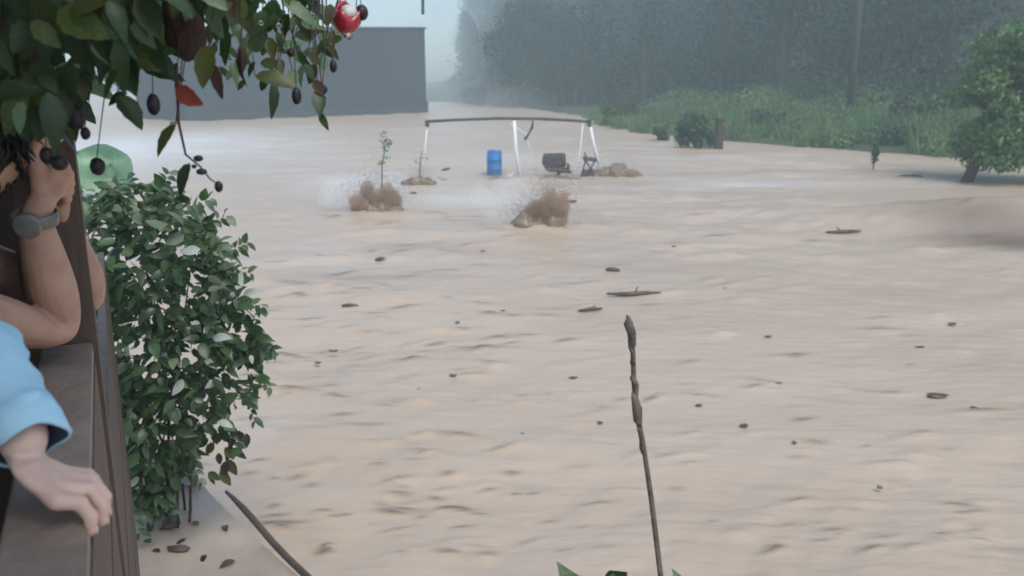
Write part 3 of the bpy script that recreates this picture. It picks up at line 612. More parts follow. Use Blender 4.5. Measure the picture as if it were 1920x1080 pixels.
# the big bush on the terrace
def inside(px, py, poly):
    c = False; j = len(poly) - 1
    for i in range(len(poly)):
        xi, yi = poly[i]; xj, yj = poly[j]
        if (yi > py) != (yj > py) and px < (xj - xi) * (py - yi) / (yj - yi) + xi: c = not c
        j = i
    return c
def big_bush():
    r = random.Random(17); c0 = on(330, 985, TZ); D0 = c0.y
    root = empty('leafy_bush', c0, 'large dark leafy bush growing against the outside of the balcony railing', 'bush')
    poly = [(150, 350), (245, 352), (300, 345), (350, 372), (385, 400), (400, 440), (430, 480), (440, 520), (470, 570), (492, 620), (490, 690), (478, 740), (440, 765), (420, 790), (370, 800), (365, 850), (335, 900), (300, 945), (262, 950), (215, 930), (150, 800)]
    T = bmesh.new(); nodes = []
    for k in range(11):
        while True:
            px, py = r.uniform(170, 470), r.uniform(370, 800)
            if inside(px, py, poly): break
        tip = at(px, py, D0 + r.uniform(-.35, .5)); b = c0 + Vector((r.uniform(-.25, .1), r.uniform(-.1, .25), 0))
        mid = b.lerp(tip, .55) + Vector((0, 0, .15)); tube(T, [b, b.lerp(mid, .5) + Vector((r.uniform(-.06, .06), 0, .05)), mid, tip], [.010, .008, .006, .002], 5)
        nodes += [b.lerp(tip, f) for f in (.4, .6, .8, 1)]
    build('stem', T, M_twig, root)
    items = []
    tries = 0
    while len(items) < 3100 and tries < 40000:
        tries += 1
        px, py = r.uniform(150, 505), r.uniform(335, 950)
        if not inside(px, py, poly): continue
        if mnoise.noise(Vector((px / 42, py / 42, 5))) < (-.16 if py < 700 else -.3) and r.random() < .85: continue
        if py > 690 and r.random() < (.3 if px > 400 else 0): continue
        # rounded in depth: thin near the outline
        edge = min((475 - px) / 90 if px > 385 else 1, (py - 340) / 120, (955 - py) / 150, 1); edge = max(.12, edge) ** .5
        d = D0 + r.uniform(-.5, .45) * edge - .05
        p = at(px, py, d); L = r.uniform(.055, .13)
        out_ = Vector(((px - 300) / 160, -.5 + r.uniform(-.8, .8), (620 - py) / 500)).normalized()
        dirn = (out_ * .5 + Vector((r.uniform(-1, 1), r.uniform(-.9, .5), r.uniform(-1.0, .55)))).normalized()
        face = (Vector((0, -.35, .9)) + Vector((r.gauss(0, .7), r.gauss(0, .7), r.gauss(0, .45)))).normalized()
        q = r.random(); tone = (py < 470)  # more grey-green leaves near the top: gloss put into the leaf colour
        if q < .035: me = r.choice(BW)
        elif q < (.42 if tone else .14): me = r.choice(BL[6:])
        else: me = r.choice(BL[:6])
        items.append((d, p, p + dirn * L, face, me))
    for px, py in ((440, 520), (455, 745), (300, 905), (270, 930), (330, 890), (350, 880), (310, 870), (440, 800), (462, 812), (455, 840), (290, 985), (300, 1060), (315, 1075), (285, 1010), (330, 1065), (270, 960)):
        p = at(px, py, D0 - .2 + r.uniform(-.15, .15)); items.append((0, p, p + Vector((r.uniform(-1, 1), -.3, -.6)).normalized() * r.uniform(.07, .11), Vector((.2, -.8, .6)), r.choice(BL[:6])))
    for (x0, y0, x1, y1) in ((420, 500, 470, 512), (380, 420, 425, 405), (350, 385, 395, 372), (300, 360, 318, 322), (440, 560, 492, 575), (470, 640, 512, 655), (470, 700, 505, 725), (250, 365, 238, 335), (430, 470, 462, 455), (460, 730, 478, 790), (410, 780, 442, 838), (350, 840, 378, 905), (300, 900, 330, 965), (240, 930, 262, 1000)):
        dd = D0 + r.uniform(-.35, .1); A, B = at(x0, y0, dd), at(x1, y1, dd - .05)
        for k in range(9):
            p = A.lerp(B, k / 8); sd_ = 1 if k % 2 else -1; ax_ = (B - A).normalized(); pr = Vector((-ax_.z, 0, ax_.x)) * sd_
            items.append((dd, p, p + (ax_ * .6 + pr * .8 + Vector((0, r.uniform(-.5, .2), -.2))).normalized() * r.uniform(.05, .095), (Vector((0, -.5, .8)) + Vector((r.gauss(0, .4), r.gauss(0, .3), 0))).normalized(), r.choice(BL)))
    items.sort(key=lambda i: i[0])
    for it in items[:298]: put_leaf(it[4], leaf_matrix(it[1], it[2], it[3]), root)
    # the leaves behind: one joined part per tone
    groups = {}
    for it in items[298:]: groups.setdefault(it[4].materials[0].name, []).append(it)
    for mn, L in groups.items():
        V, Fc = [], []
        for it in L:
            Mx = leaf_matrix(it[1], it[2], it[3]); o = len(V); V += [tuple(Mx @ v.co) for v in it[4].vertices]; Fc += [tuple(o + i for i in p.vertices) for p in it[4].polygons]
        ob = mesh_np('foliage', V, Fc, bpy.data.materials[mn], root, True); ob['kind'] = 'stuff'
    # dry brown leaves low on the right
    for k in range(16):
        px, py = r.uniform(380, 445), r.uniform(790, 890); p = at(px, py, D0 + .1 + r.uniform(-.1, .1)); put_leaf(r.choice(KIND['olive'] if k % 2 else KIND['brown']), leaf_matrix(p, p + Vector((r.uniform(-1, 1), -.2, -.7)).normalized() * r.uniform(.08, .14), Vector((.2, -.9, .4))), root)
big_bush()

# broad pale leaf plant behind the post
c = at(205, 345, 6.4); c.z = TZ; rt = empty('broad_leaf_plant', c, 'pale green broad rounded leaf rising behind the post above the bush', 'plant')
top = at(215, 310, 6.4); bm = bmesh.new(); tube(bm, [c, c.lerp(top, .6) + Vector((-.05, 0, 0)), top], [.025, .02, .012], 7); build('stalk', bm, M_taro, rt, True)
bm = bmesh.new(); S = 22; cv = bm.verts.new(top + Vector((0, -.03, .02))); rings = []
for j in (1, 2, 3):
    rr = .25 * j / 3; rings.append([bm.verts.new(top + Vector((math.cos(a) * rr * 1.05 - .06, -.05 * math.cos(a * 2) - .4 * rr * rr / .25, math.sin(a) * rr * (.62 if math.sin(a) > 0 else .9) + .01 * math.sin(5 * a)))) for a in [2 * math.pi * k / S for k in range(S)]])
for k in range(S): bm.faces.new((cv, rings[0][k], rings[0][(k + 1) % S]))
for A, B in zip(rings, rings[1:]):
    for k in range(S): bm.faces.new((A[k], A[(k + 1) % S], B[(k + 1) % S], B[k]))
build('leaf', bm, M_taro, rt, True)

q = random.Random(8)
for px, py in ((300, 995), (335, 950), (312, 960), (350, 1010), (372, 985), (420, 985), (385, 1040), (300, 1035), (440, 1050), (352, 880)):
    p = on(px, py, TZ + .008); a = q.uniform(0, 6.28); me = q.choice(KIND['brown'] + BL[:3]); o = bpy.data.objects.new('fallen_leaf', me); COL.objects.link(o)
    o.matrix_basis = leaf_matrix(p, p + Vector((math.cos(a), math.sin(a), .25)).normalized() * q.uniform(.07, .12), Vector((0, 0, 1))); tag(o, 'fallen leaf lying on the wet grey terrace', 'leaf', 'fallen leaves on the terrace')
# ------------------------------------------------------------------ dry stalk and plants under the camera
def stalk():
    D = 4.6; g = lambda px, py, dd=0: at(px, py, D + dd)
    base = at(1246, 1150, D - .25); base.z = TZ - .5
    rt = empty('dry_stalk', base, 'tall thin dead stalk rising from the plants below the balcony', 'stalk')
    bm = bmesh.new(); tube(bm, [base, g(1240, 1090), g(1222, 940), g(1208, 850), g(1196, 785), g(1188, 720), g(1184, 660), g(1179, 610), g(1176, 590)], [.02, .017, .016, .016, .017, .015, .014, .012, .004], 8)
    for v in bm.verts: v.co += Vector((mnoise.noise(v.co * 9), mnoise.noise(v.co * 9 + Vector((5, 0, 0))), 0)) * .012 + mnoise.noise_vector(v.co * 40) * .005
    build('stem', bm, M_stalk, rt, True)
    for p, q, rr in (((1178, 594), (1186, 655), .028), ((1187, 735), (1199, 800), .03), ((1186, 700), (1192, 745), .02), ((1181, 640), (1187, 690), .019), ((1196, 790), (1206, 850), .02)):
        bm = bmesh.new(); a, b = g(*p, -.02), g(*q, -.02); tube(bm, [a, a.lerp(b, .2), a.lerp(b, .5) + Vector((.008, 0, 0)), a.lerp(b, .85), b], [.006, rr * .8, rr * .9, rr * .8, .008], 9)
        for v in bm.verts: v.co += mnoise.noise_vector(v.co * 30) * .014
        build('husk', bm, M_stalk, rt, True)
    r = random.Random(5)
    rt = empty('low_plant', at(1060, 1130, D - .3) * 1, 'green leafy plant just below the bottom of the view beside the dead stalk', 'plant'); 
    bm = bmesh.new()
    for k in range(26):
        px, py = (r.uniform(965, 1150), r.uniform(1085, 1120)) if k < 20 else (r.uniform(1265, 1300), r.uniform(1085, 1110))
        p = at(px, py + 25, D - .3 + r.uniform(-.2, .2)); t = at(px + r.uniform(-25, 25), py + r.uniform(-10, 5), D - .35); put_leaf(r.choice(BL), leaf_matrix(p, t, Vector((r.uniform(-.5, .5), -.8, .7))), rt)
        tube(bm, [at(1080, 1180, D - .3), p], .004, 4)
    build('stem', bm, M_twig, rt)
stalk()

# ------------------------------------------------------------------ balcony: railing, post, floor, added shade roof
ang = math.atan2(RD.y, RD.x); RZ = 2.95
def railing():
    root = empty('balcony_railing', P(.8, -.1, 1.95), 'brown wooden balcony railing that the people lean on', 'railing')
    def bx(name, s0, s1, l0, l1, z0, z1, m, bev=.004):
        c = P((s0 + s1) / 2, (l0 + l1) / 2, (z0 + z1) / 2); bm = bmesh.new(); Mx = Matrix.Translation(c)
        bmv = bmesh.ops.create_cube(bm, size=1, matrix=Matrix.Diagonal((s1 - s0, l1 - l0, z1 - z0, 1)))
        bmesh.ops.bevel(bm, geom=list(bm.edges), offset=bev, segments=2, affect='EDGES')
        me = bpy.data.meshes.new(name); bm.to_mesh(me); bm.free(); me.materials.append(m)
        o = bpy.data.objects.new(name, me); COL.objects.link(o); o.parent = root; o.matrix_parent_inverse = root.matrix_world.inverted()
        o.matrix_basis = Matrix.Translation(c) @ Matrix.Rotation(ang, 4, 'Z') @ Matrix.Rotation(0, 4, 'X'); return o
    # rotation maps local x to along-rail, local y to inward (left)
    bx('top_plank', -.8, 1.985, -.168, -.070, RZ - .035, RZ, M_plank)
    for k in range(7):
        z1 = RZ - .037 - k * .288; bx('cladding_board', -.8, 1.985, -.096, -.068 + .0015 * (k % 2), z1 - .282, z1, M_wood, .003)
    for k in range(1, 7):
        z1 = RZ - .04 - k * .288; bx('cladding_board', 2.145, 4.9, -.096, -.068 + .0015 * (k % 2), z1 - .282, z1, M_wood, .003)
    for s in (-.6, .3, 1.2): bx('upright', s, s + .07, -.155, -.098, 1.95, RZ - .037, M_wood)
    return bx
bx = railing()
root = empty('porch_post', P(2.05, -.12, 1.2), 'dark brown wooden post at the end of the balcony railing', 'post')
for nm, s0, s1, l0, l1, z0, z1 in (('shaft', 1.99, 2.12, -.19, -.06, -1, 4.4), ('base_block', 1.97, 2.14, -.205, -.035, 1.3, 1.55)):
    bm = bmesh.new(); bmesh.ops.create_cube(bm, size=1, matrix=Matrix.Diagonal((s1 - s0, l1 - l0, z1 - z0, 1))); bmesh.ops.bevel(bm, geom=list(bm.edges), offset=.006, segments=2, affect='EDGES')
    o = build(nm, bm, M_wood); o.parent = root; o.matrix_parent_inverse = root.matrix_world.inverted()
    o.matrix_basis = Matrix.Translation(P((s0 + s1) / 2, (l0 + l1) / 2, (z0 + z1) / 2)) @ Matrix.Rotation(ang, 4, 'Z')
def slab(name, s0, s1, l0, l1, z0, z1, m, label, cat=None, kind=None):
    bm = bmesh.new(); bmesh.ops.create_cube(bm, size=1, matrix=Matrix.Diagonal((s1 - s0, l1 - l0, z1 - z0, 1))); o = build(name, bm, m)
    o.matrix_basis = Matrix.Translation(P((s0 + s1) / 2, (l0 + l1) / 2, (z0 + z1) / 2)) @ Matrix.Rotation(ang, 4, 'Z'); return tag(o, label, cat, None, kind)
slab('floor', -2, 2.3, -2.6, -.092, 1.75, 1.95, M_wood, 'balcony floor boards', kind='structure')
hw = empty('house_wall', P(2.4, -1.5, 1.95), 'dark brown timber house wall behind the person leaning by the post', 'wall')
for k in range(18):
    l1 = -.20 - k * .16; bm = bmesh.new(); bmesh.ops.create_cube(bm, size=1, matrix=Matrix.Diagonal((.05, .154, 6.28, 1))); bmesh.ops.bevel(bm, geom=list(bm.edges), offset=.006, segments=1, affect='EDGES')
    o = build('board', bm, M_wood2); o.parent = hw; o.matrix_parent_inverse = hw.matrix_world.inverted(); o.matrix_basis = Matrix.Translation(P(2.36 + .004 * (k % 2), l1 - .08, 1.25)) @ Matrix.Rotation(ang, 4, 'Z')
slab('shade_roof', -2, 2.5, -2.8, .15, 4.4, 4.5, M_wood, 'unseen dark roof added over the balcony for shade', 'roof')  # out of view, added to keep the top-left foliage dark

# ------------------------------------------------------------------ people
def skin(name, nodes, edges, m, parent, rootn, sub=2, disp=0, dscale=.05):
    names = list(nodes); me = bpy.data.meshes.new(name); ix = {k: i for i, k in enumerate(names)}
    me.from_pydata([tuple(nodes[k][0]) for k in names], [(ix[a], ix[b]) for a, b in edges], [])
    o = bpy.data.objects.new(name, me); COL.objects.link(o)
    sk = o.modifiers.new('skin', 'SKIN'); sk.use_smooth_shade = True; sk.branch_smoothing = .4
    if not me.skin_vertices: me.attributes.new('skin', 'FLOAT', 'POINT')
    sv = me.skin_vertices[0].data
    for k in names:
        rr = nodes[k][1]; sv[ix[k]].radius = rr if isinstance(rr, tuple) else (rr, rr); sv[ix[k]].use_root = (k == rootn)
    s = o.modifiers.new('sub', 'SUBSURF'); s.levels = sub; s.render_levels = sub
    if disp:
        t = bpy.data.textures.new(name, 'CLOUDS'); t.noise_scale = dscale; dm = o.modifiers.new('folds', 'DISPLACE'); dm.texture = t; dm.strength = disp; dm.texture_coords = 'GLOBAL'
    dg = bpy.context.evaluated_depsgraph_get(); ev = o.evaluated_get(dg); me2 = bpy.data.meshes.new_from_object(ev)
    bpy.data.objects.remove(o); me2.name = name; me2.materials.clear(); me2.materials.append(m)
    me2.polygons.foreach_set('use_smooth', [True] * len(me2.polygons))
    return link(name, me2, parent)
def blend(name, ob, capsules, lumps, m, parent, vox=.0036):
    """join capsule chains (fingers, palm bones) and flat lumps to a skinned body as ONE continuous surface"""
    bm = bmesh.new(); bm.from_mesh(ob.data)
    for pts, rad in capsules:
        tube(bm, pts, rad, 10)
        for p, r_ in ((pts[0], rad[0]), (pts[-1], rad[-1])): bmesh.ops.create_uvsphere(bm, u_segments=10, v_segments=8, radius=r_, matrix=Matrix.Translation(p))
        for p, r_ in zip(pts[1:-1], rad[1:-1]): bmesh.ops.create_uvsphere(bm, u_segments=10, v_segments=8, radius=r_ * 1.06, matrix=Matrix.Translation(p))
    for Mx in lumps: bmesh.ops.create_uvsphere(bm, u_segments=14, v_segments=10, radius=1, matrix=Mx)
    bm.to_mesh(ob.data); bm.free()
    rm = ob.modifiers.new('fuse', 'REMESH'); rm.mode = 'VOXEL'; rm.voxel_size = vox; sm = ob.modifiers.new('smooth', 'SMOOTH'); sm.iterations = 5; sm.factor = .5
    me2 = bpy.data.meshes.new_from_object(ob.evaluated_get(bpy.context.evaluated_depsgraph_get())); ob.modifiers.clear(); ob.data = me2
    me2.materials.clear(); me2.materials.append(m); me2.polygons.foreach_set('use_smooth', [True] * len(me2.polygons))
def axes(c, x, y, sx, sy, sz):
    x = x.normalized(); z = x.cross(y).normalized(); y = z.cross(x)
    return Matrix.Translation(c) @ Matrix((x, y, z)).transposed().to_4x4() @ Matrix.Diagonal((sx, sy, sz, 1))

# the one with both elbows on the rail
def person_a():
    root = empty('person', P(1.85, -.62, 1.95), 'person with dark hair leaning bare elbows on the rail beside the post', 'person')
    e1 = on(118, 628, RZ + .052); e2 = on(176, 566, RZ + .05)
    d1, d2 = e1.y, e2.y
    w1 = at(66, 408, d1 - .06); h1 = at(88, 356, d1 - .06)
    w2 = at(116, 402, d2 - .14); h2 = at(100, 352, d2 - .16)
    sh1 = P(1.62, -.36, 3.17); sh2 = P(2.02, -.37, 3.20); neck = P(1.83, -.30, 3.26); chest = P(1.82, -.38, 3.08); head = P(1.80, -.205, 3.385)
    N = {'pelvis': (P(1.82, -.66, 2.82), (.13, .1)), 'belly': (P(1.82, -.57, 2.97), (.13, .1)), 'chest': (chest, (.14, .11)), 'neck': (neck, .052), 'skull': (head, (.075, .085)), 'crown': (P(1.79, -.195, 3.455), (.07, .075)), 'chin': (P(1.85, -.145, 3.345), .045),
         's1': (sh1, .058), 'u1': (sh1.lerp(e1, .5), .056), 'e1': (e1, .044), 'f1': (e1.lerp(w1, .33), .054), 'm1': (e1.lerp(w1, .68), .041), 'w1': (w1, (.025, .03)), 'h1': (h1, .024),
         's2': (sh2, .058), 'u2': (sh2.lerp(e2, .5), .048), 'e2': (e2, .039), 'f2': (e2.lerp(w2, .35), .044), 'm2': (e2.lerp(w2, .7), .033), 'w2': (w2, .025), 'h2': (h2, .032)}
    E = [('pelvis', 'belly'), ('belly', 'chest'), ('chest', 'neck'), ('neck', 'skull'), ('skull', 'crown'), ('skull', 'chin'), ('chest', 's1'), ('s1', 'u1'), ('u1', 'e1'), ('e1', 'f1'), ('f1', 'm1'), ('m1', 'w1'), ('w1', 'h1'), ('chest', 's2'), ('s2', 'u2'), ('u2', 'e2'), ('e2', 'f2'), ('f2', 'm2'), ('m2', 'w2'), ('w2', 'h2')]
    for sgn, k in ((-1, 'a'), (1, 'b')):
        b = 1.82 + sgn * .1
        N['hip' + k] = (P(b, -.66, 2.72), .085); N['kn' + k] = (P(b, -.6, 2.38), .055); N['an' + k] = (P(b, -.64, 2.03), .04); N['ft' + k] = (P(b, -.5, 1.985), .035)
        E += [('pelvis', 'hip' + k), ('hip' + k, 'kn' + k), ('kn' + k, 'an' + k), ('an' + k, 'ft' + k)]
    g = lambda px, py, dd=0: at(px, py, d1 - .06 + dd)
    caps = [([h1 + Vector((-.012, 0, -.01)), g(68, 312, -.015), g(61, 288, -.02), g(66, 270, -.02), g(78, 255, -.015)], [.016, .0145, .0125, .0115, .009])]
    for k, ln in enumerate((1, 1.06, 1, .84)):
        y = k * 15; dd = .006 * k; kk = g(104, 316 + y, dd)
        caps.append(([g(80, 350 + y * .4, dd), kk], [.013, .0125]))
        caps.append(([kk, g(104 + 18 * ln, 313 + y, dd + .012), g(104 + 26 * ln, 328 + y, dd + .03), g(104 + 12 * ln, 338 + y, dd + .042)], [.0125, .0105, .0098, .0085]))
        k2 = g(96, 318 + y, .11); caps.append(([h2, k2, g(76, 312 + y, .105), g(70, 324 + y, .09)], [.015, .0115, .0105, .009]))
    body = skin('body', N, E, M_skin, root, 'pelvis')
    blend('body', body, caps, [axes(g(92, 345, .012), h1 - w1, Vector((1, 0, 0)), .045, .032, .017)], M_skin, root)
    # hair: a mop of short tousled hair
    bm = bmesh.new(); lumpy(bm, TM(head + RN * -.035 + Vector((0, 0, .055)), (0, 0, ang), (.112, .118, .125)), 4, .12, 4, 2); hr = random.Random(3)
    for k in range(620):
        d = Vector((hr.gauss(0, 1), hr.gauss(0, 1), hr.gauss(.25, 1))).normalized(); c = head + RN * -.035 + Vector((0, 0, .055)) + Vector((d.x * .108, d.y * .108, d.z * .118))
        t = (d * .4 + Vector((0, 0, -.8)) + Vector((hr.gauss(0, .4), hr.gauss(0, .4), 0))).normalized(); tube(bm, [c, c + t * .025 + d * .006, c + t * .05], [.005, .004, .001], 4, False)
    build('hair', bm, M_hair, root, True)
    # face towards the water
    fc = P(1.865, -.165, 3.415)
    for s in (-.03, .03):
        bm = bmesh.new(); bmesh.ops.create_uvsphere(bm, u_segments=10, v_segments=8, radius=.012, matrix=Matrix.Translation(P(1.83 + s, -.118, 3.41))); build('eye', bm, M_hair, root, True)
    bm = bmesh.new(); tube(bm, [P(1.83, -.123, 3.41), P(1.83, -.101, 3.38), P(1.83, -.115, 3.373)], [.009, .015, .012], 8); build('nose', bm, M_skin, root, True)
    for s in (-.082, .082):
        bm = bmesh.new(); lumpy(bm, TM(P(1.80 + s, -.213, 3.385), (0, 0, ang), (.012, .02, .03)), 2, .2, 2, 1); build('ear', bm, M_skin, root, True)
    # wristwatch
    ax = (h1 - e1).normalized(); wp = w1; side = (CAM - wp).normalized(); side = (side - ax * side.dot(ax)).normalized(); tv = ax.cross(side)
    bm = bmesh.new(); rings = []; S = 20
    for rr, o in ((.037, -.013), (.040, -.011), (.040, .011), (.037, .013)):
        rings.append([bm.verts.new(wp + ax * o + (side * math.cos(a) * .95 + tv * math.sin(a)) * rr) for a in [2 * math.pi * k / S for k in range(S)]])
    for A, B in zip(rings, rings[1:]):
        for k in range(S): bm.faces.new((A[k], A[(k + 1) % S], B[(k + 1) % S], B[k]))
    wt = empty('wristwatch', wp, 'chunky grey round watch on the raised wrist beside the post', 'watch')
    build('strap', bm, M_watch, wt, True)
    fd = (side + tv * -.35).normalized(); bm = bmesh.new(); tube(bm, [wp + fd * .034, wp + fd * .036, wp + fd * .046, wp + fd * .048], [.022, .0245, .0245, .021], 20); build('case', bm, M_watch, wt, True)
    # clothes
    shn = {'belly': (P(1.82, -.60, 2.92), (.155, .125)), 'chest': (chest, (.165, .135)), 'col': (chest.lerp(neck, .7), .085), 's1': (sh1, .075), 'v1': (sh1.lerp(e1, .28), .066), 's2': (sh2, .075), 'v2': (sh2.lerp(e2, .28), .066), 'hem': (P(1.82, -.67, 2.76), (.16, .125))}
    skin('shirt', shn, [('hem', 'belly'), ('belly', 'chest'), ('chest', 'col'), ('chest', 's1'), ('s1', 'v1'), ('chest', 's2'), ('s2', 'v2')], M_shirta, root, 'chest', 2, .012, .06)
    tn = {'p': (P(1.82, -.67, 2.76), (.15, .12))}; te = []
    for k in 'ab':
        for q, gr in (('hip', .1), ('kn', .075), ('an', .06)): tn[q + k] = (N[q + k][0], gr)
        te += [('p', 'hip' + k), ('hip' + k, 'kn' + k), ('kn' + k, 'an' + k)]
    skin('trousers', tn, te, M_trous, root, 'p')
person_a()

def person_b():
    root = empty('person', P(1.12, -.72, 1.95), 'person in a light blue rolled sleeve shirt gripping the rail in the near corner', 'person')
    hy = on(100, 978, RZ).y
    g = lambda px, py, dd=0: at(px, py, hy + dd)
    wr = g(38, 868, .02); cf = g(50, 822, .045); el = g(-48, 640, .13); sh = P(1.22, -.50, 3.28)
    kn = g(128, 922, 0); pa = g(85, 893, .01)
    chest = P(1.22, -.64, 3.12); neck = P(1.24, -.56, 3.36); head = P(1.24, -.52, 3.50); sh2 = P(1.58, -.6, 3.27); el2 = P(1.62, -.42, 3.03); wr2 = P(1.5, -.2, 3.0)
    N = {'pelvis': (P(1.22, -.78, 2.80), (.14, .11)), 'belly': (P(1.22, -.73, 2.98), (.14, .11)), 'chest': (chest, (.15, .115)), 'neck': (neck, .055), 'skull': (head, (.078, .09)), 'crown': (P(1.24, -.53, 3.6), (.07, .08)), 'chin': (P(1.26, -.45, 3.46), .045),
         's': (sh, .055), 'u': (sh.lerp(el, .5), .048), 'e': (el, .042), 'f': (el.lerp(wr, .4), .042), 'w0': (cf, .034), 'w': (wr, .025),
         's2': (sh2, .055), 'u2': (sh2.lerp(el2, .5), .048), 'e2': (el2, .04), 'w2': (wr2, .026), 'h2': (P(1.5, -.12, 2.985), (.025, .03))}
    E = [('pelvis', 'belly'), ('belly', 'chest'), ('chest', 'neck'), ('neck', 'skull'), ('skull', 'crown'), ('skull', 'chin'), ('chest', 's'), ('s', 'u'), ('u', 'e'), ('e', 'f'), ('f', 'w0'), ('w0', 'w'), ('chest', 's2'), ('s2', 'u2'), ('u2', 'e2'), ('e2', 'w2'), ('w2', 'h2')]
    for sgn, k in ((-1, 'a'), (1, 'b')):
        b = 1.22 + sgn * .1
        N['hip' + k] = (P(b, -.78, 2.70), .09); N['kne' + k] = (P(b, -.74, 2.36), .058); N['an' + k] = (P(b, -.78, 2.03), .042); N['ft' + k] = (P(b, -.64, 1.985), .036)
        E += [('pelvis', 'hip' + k), ('hip' + k, 'kne' + k), ('kne' + k, 'an' + k), ('an' + k, 'ft' + k)]
    caps = []; nails = []; kc = g(108, 926)
    for k, ln in enumerate((.84, 1, 1.04, .96)):           # little finger nearest the camera
        o = RD * (.024 * (k - .9)); ar = Vector((0, 0, (.0, .006, .007, .004)[k])); fw = RN * (.006 * (0, 1, 1.3, .8)[k])
        kk = kc + o + ar + fw
        caps.append(([wr.lerp(pa, .45) + o * .45, kk], [.015, .0125]))
        p1 = kk + RN * .030 * ln + Vector((0, 0, -.008)); p2 = p1 + RN * .012 * ln + Vector((0, 0, -.026 * ln)); p3 = p2 + RN * -.002 + Vector((0, 0, -.022 * ln))
        caps.append(([kk, p1, p2, p3], [.0122, .0105, .0098, .0082]))
        nails.append(axes(p3 + RN * .0062 + Vector((0, 0, .001)), Vector((0, 0, 1)), RD, .0072, .0055, .0026))
    t0 = pa + RD * .03; caps.append(([wr + RD * .012, t0 + Vector((.004, 0, -.012)), t0 + RN * .03 + RD * .012 + Vector((0, 0, -.028)), t0 + RN * .05 + RD * .014 + Vector((0, 0, -.04))], [.017, .0155, .0125, .01]))
    body = skin('body', N, E, M_skin2, root, 'pelvis')
    blend('body', body, caps, [axes(wr.lerp(kc, .62) + RD * .008, kc - wr, RD, .05, .04, .0145)], M_skin2, root)
    for Mx in nails:
        bm = bmesh.new(); bmesh.ops.create_uvsphere(bm, u_segments=10, v_segments=6, radius=1, matrix=Mx); build('fingernail', bm, M_nail, root, True)
    # shirt with rolled sleeve
    S = {'hem': (P(1.22, -.79, 2.72), (.175, .14)), 'belly': (P(1.22, -.74, 2.95), (.17, .135)), 'chest': (chest, (.18, .14)), 'col': (chest.lerp(neck, .75), .085), 's': (sh, .078), 'u': (sh.lerp(el, .5), .07), 'e': (el, .06), 'f': (el.lerp(cf, .45), .055), 'g': (el.lerp(cf, .8), .048), 'c': (cf, .042), 's2': (sh2, .078), 'u2': (sh2.lerp(el2, .5), .068), 'e2': (el2, .06)}
    skin('shirt', S, [('hem', 'belly'), ('belly', 'chest'), ('chest', 'col'), ('chest', 's'), ('s', 'u'), ('u', 'e'), ('e', 'f'), ('f', 'g'), ('g', 'c'), ('chest', 's2'), ('s2', 'u2'), ('u2', 'e2')], M_shirtb, root, 'chest', 3, .026, .028)
    ax = (wr - el).normalized(); u = ax.orthogonal().normalized(); v = ax.cross(u); SS = 28
    def ringmesh(name, prof, m):
        bm = bmesh.new(); rings = []
        for rr, o in prof: rings.append([bm.verts.new(cf + ax * (o + .004 * math.sin(3 * a + rr * 90)) + (u * math.cos(a) + v * math.sin(a)) * (rr + .003 * math.sin(4 * a + o * 60))) for a in [2 * math.pi * k / SS for k in range(SS)]])
        for A, B in zip(rings, rings[1:]):
            for k in range(SS): bm.faces.new((A[k], A[(k + 1) % SS], B[(k + 1) % SS], B[k]))
        build(name, bm, m, root, True)
    ringmesh('cuff', [(.043, -.045), (.0475, -.042), (.049, -.02), (.0495, .008), (.047, .012), (.044, .010)], M_shirtb)
    ringmesh('cuff_lining', [(.0445, .0105), (.042, .003), (.037, -.02)], M_navy)
    tn = {'p': (P(1.22, -.79, 2.74), (.155, .125))}; te = []
    for k in 'ab':
        for q, gr in (('hip', .1), ('kne', .075), ('an', .06)): tn[q + k] = (N[q + k][0], gr)
        te += [('p', 'hip' + k), ('hip' + k, 'kne' + k), ('kne' + k, 'an' + k)]
    skin('trousers', tn, te, M_trous, root, 'p')
    bm = bmesh.new(); lumpy(bm, TM(head + RN * -.04 + Vector((0, 0, .06)), (0, 0, ang), (.11, .115, .12)), 3, .1, 3, 2); build('hair', bm, M_hair, root, True)
    for s in (-.03, .03):
        bm = bmesh.new(); bmesh.ops.create_uvsphere(bm, u_segments=10, v_segments=8, radius=.012, matrix=Matrix.Translation(P(1.25 + s, -.43, 3.52))); build('eye', bm, M_hair, root, True)
    bm = bmesh.new(); tube(bm, [P(1.25, -.44, 3.52), P(1.25, -.415, 3.49), P(1.25, -.43, 3.483)], [.009, .015, .012], 8); build('nose', bm, M_skin2, root, True)
person_b()

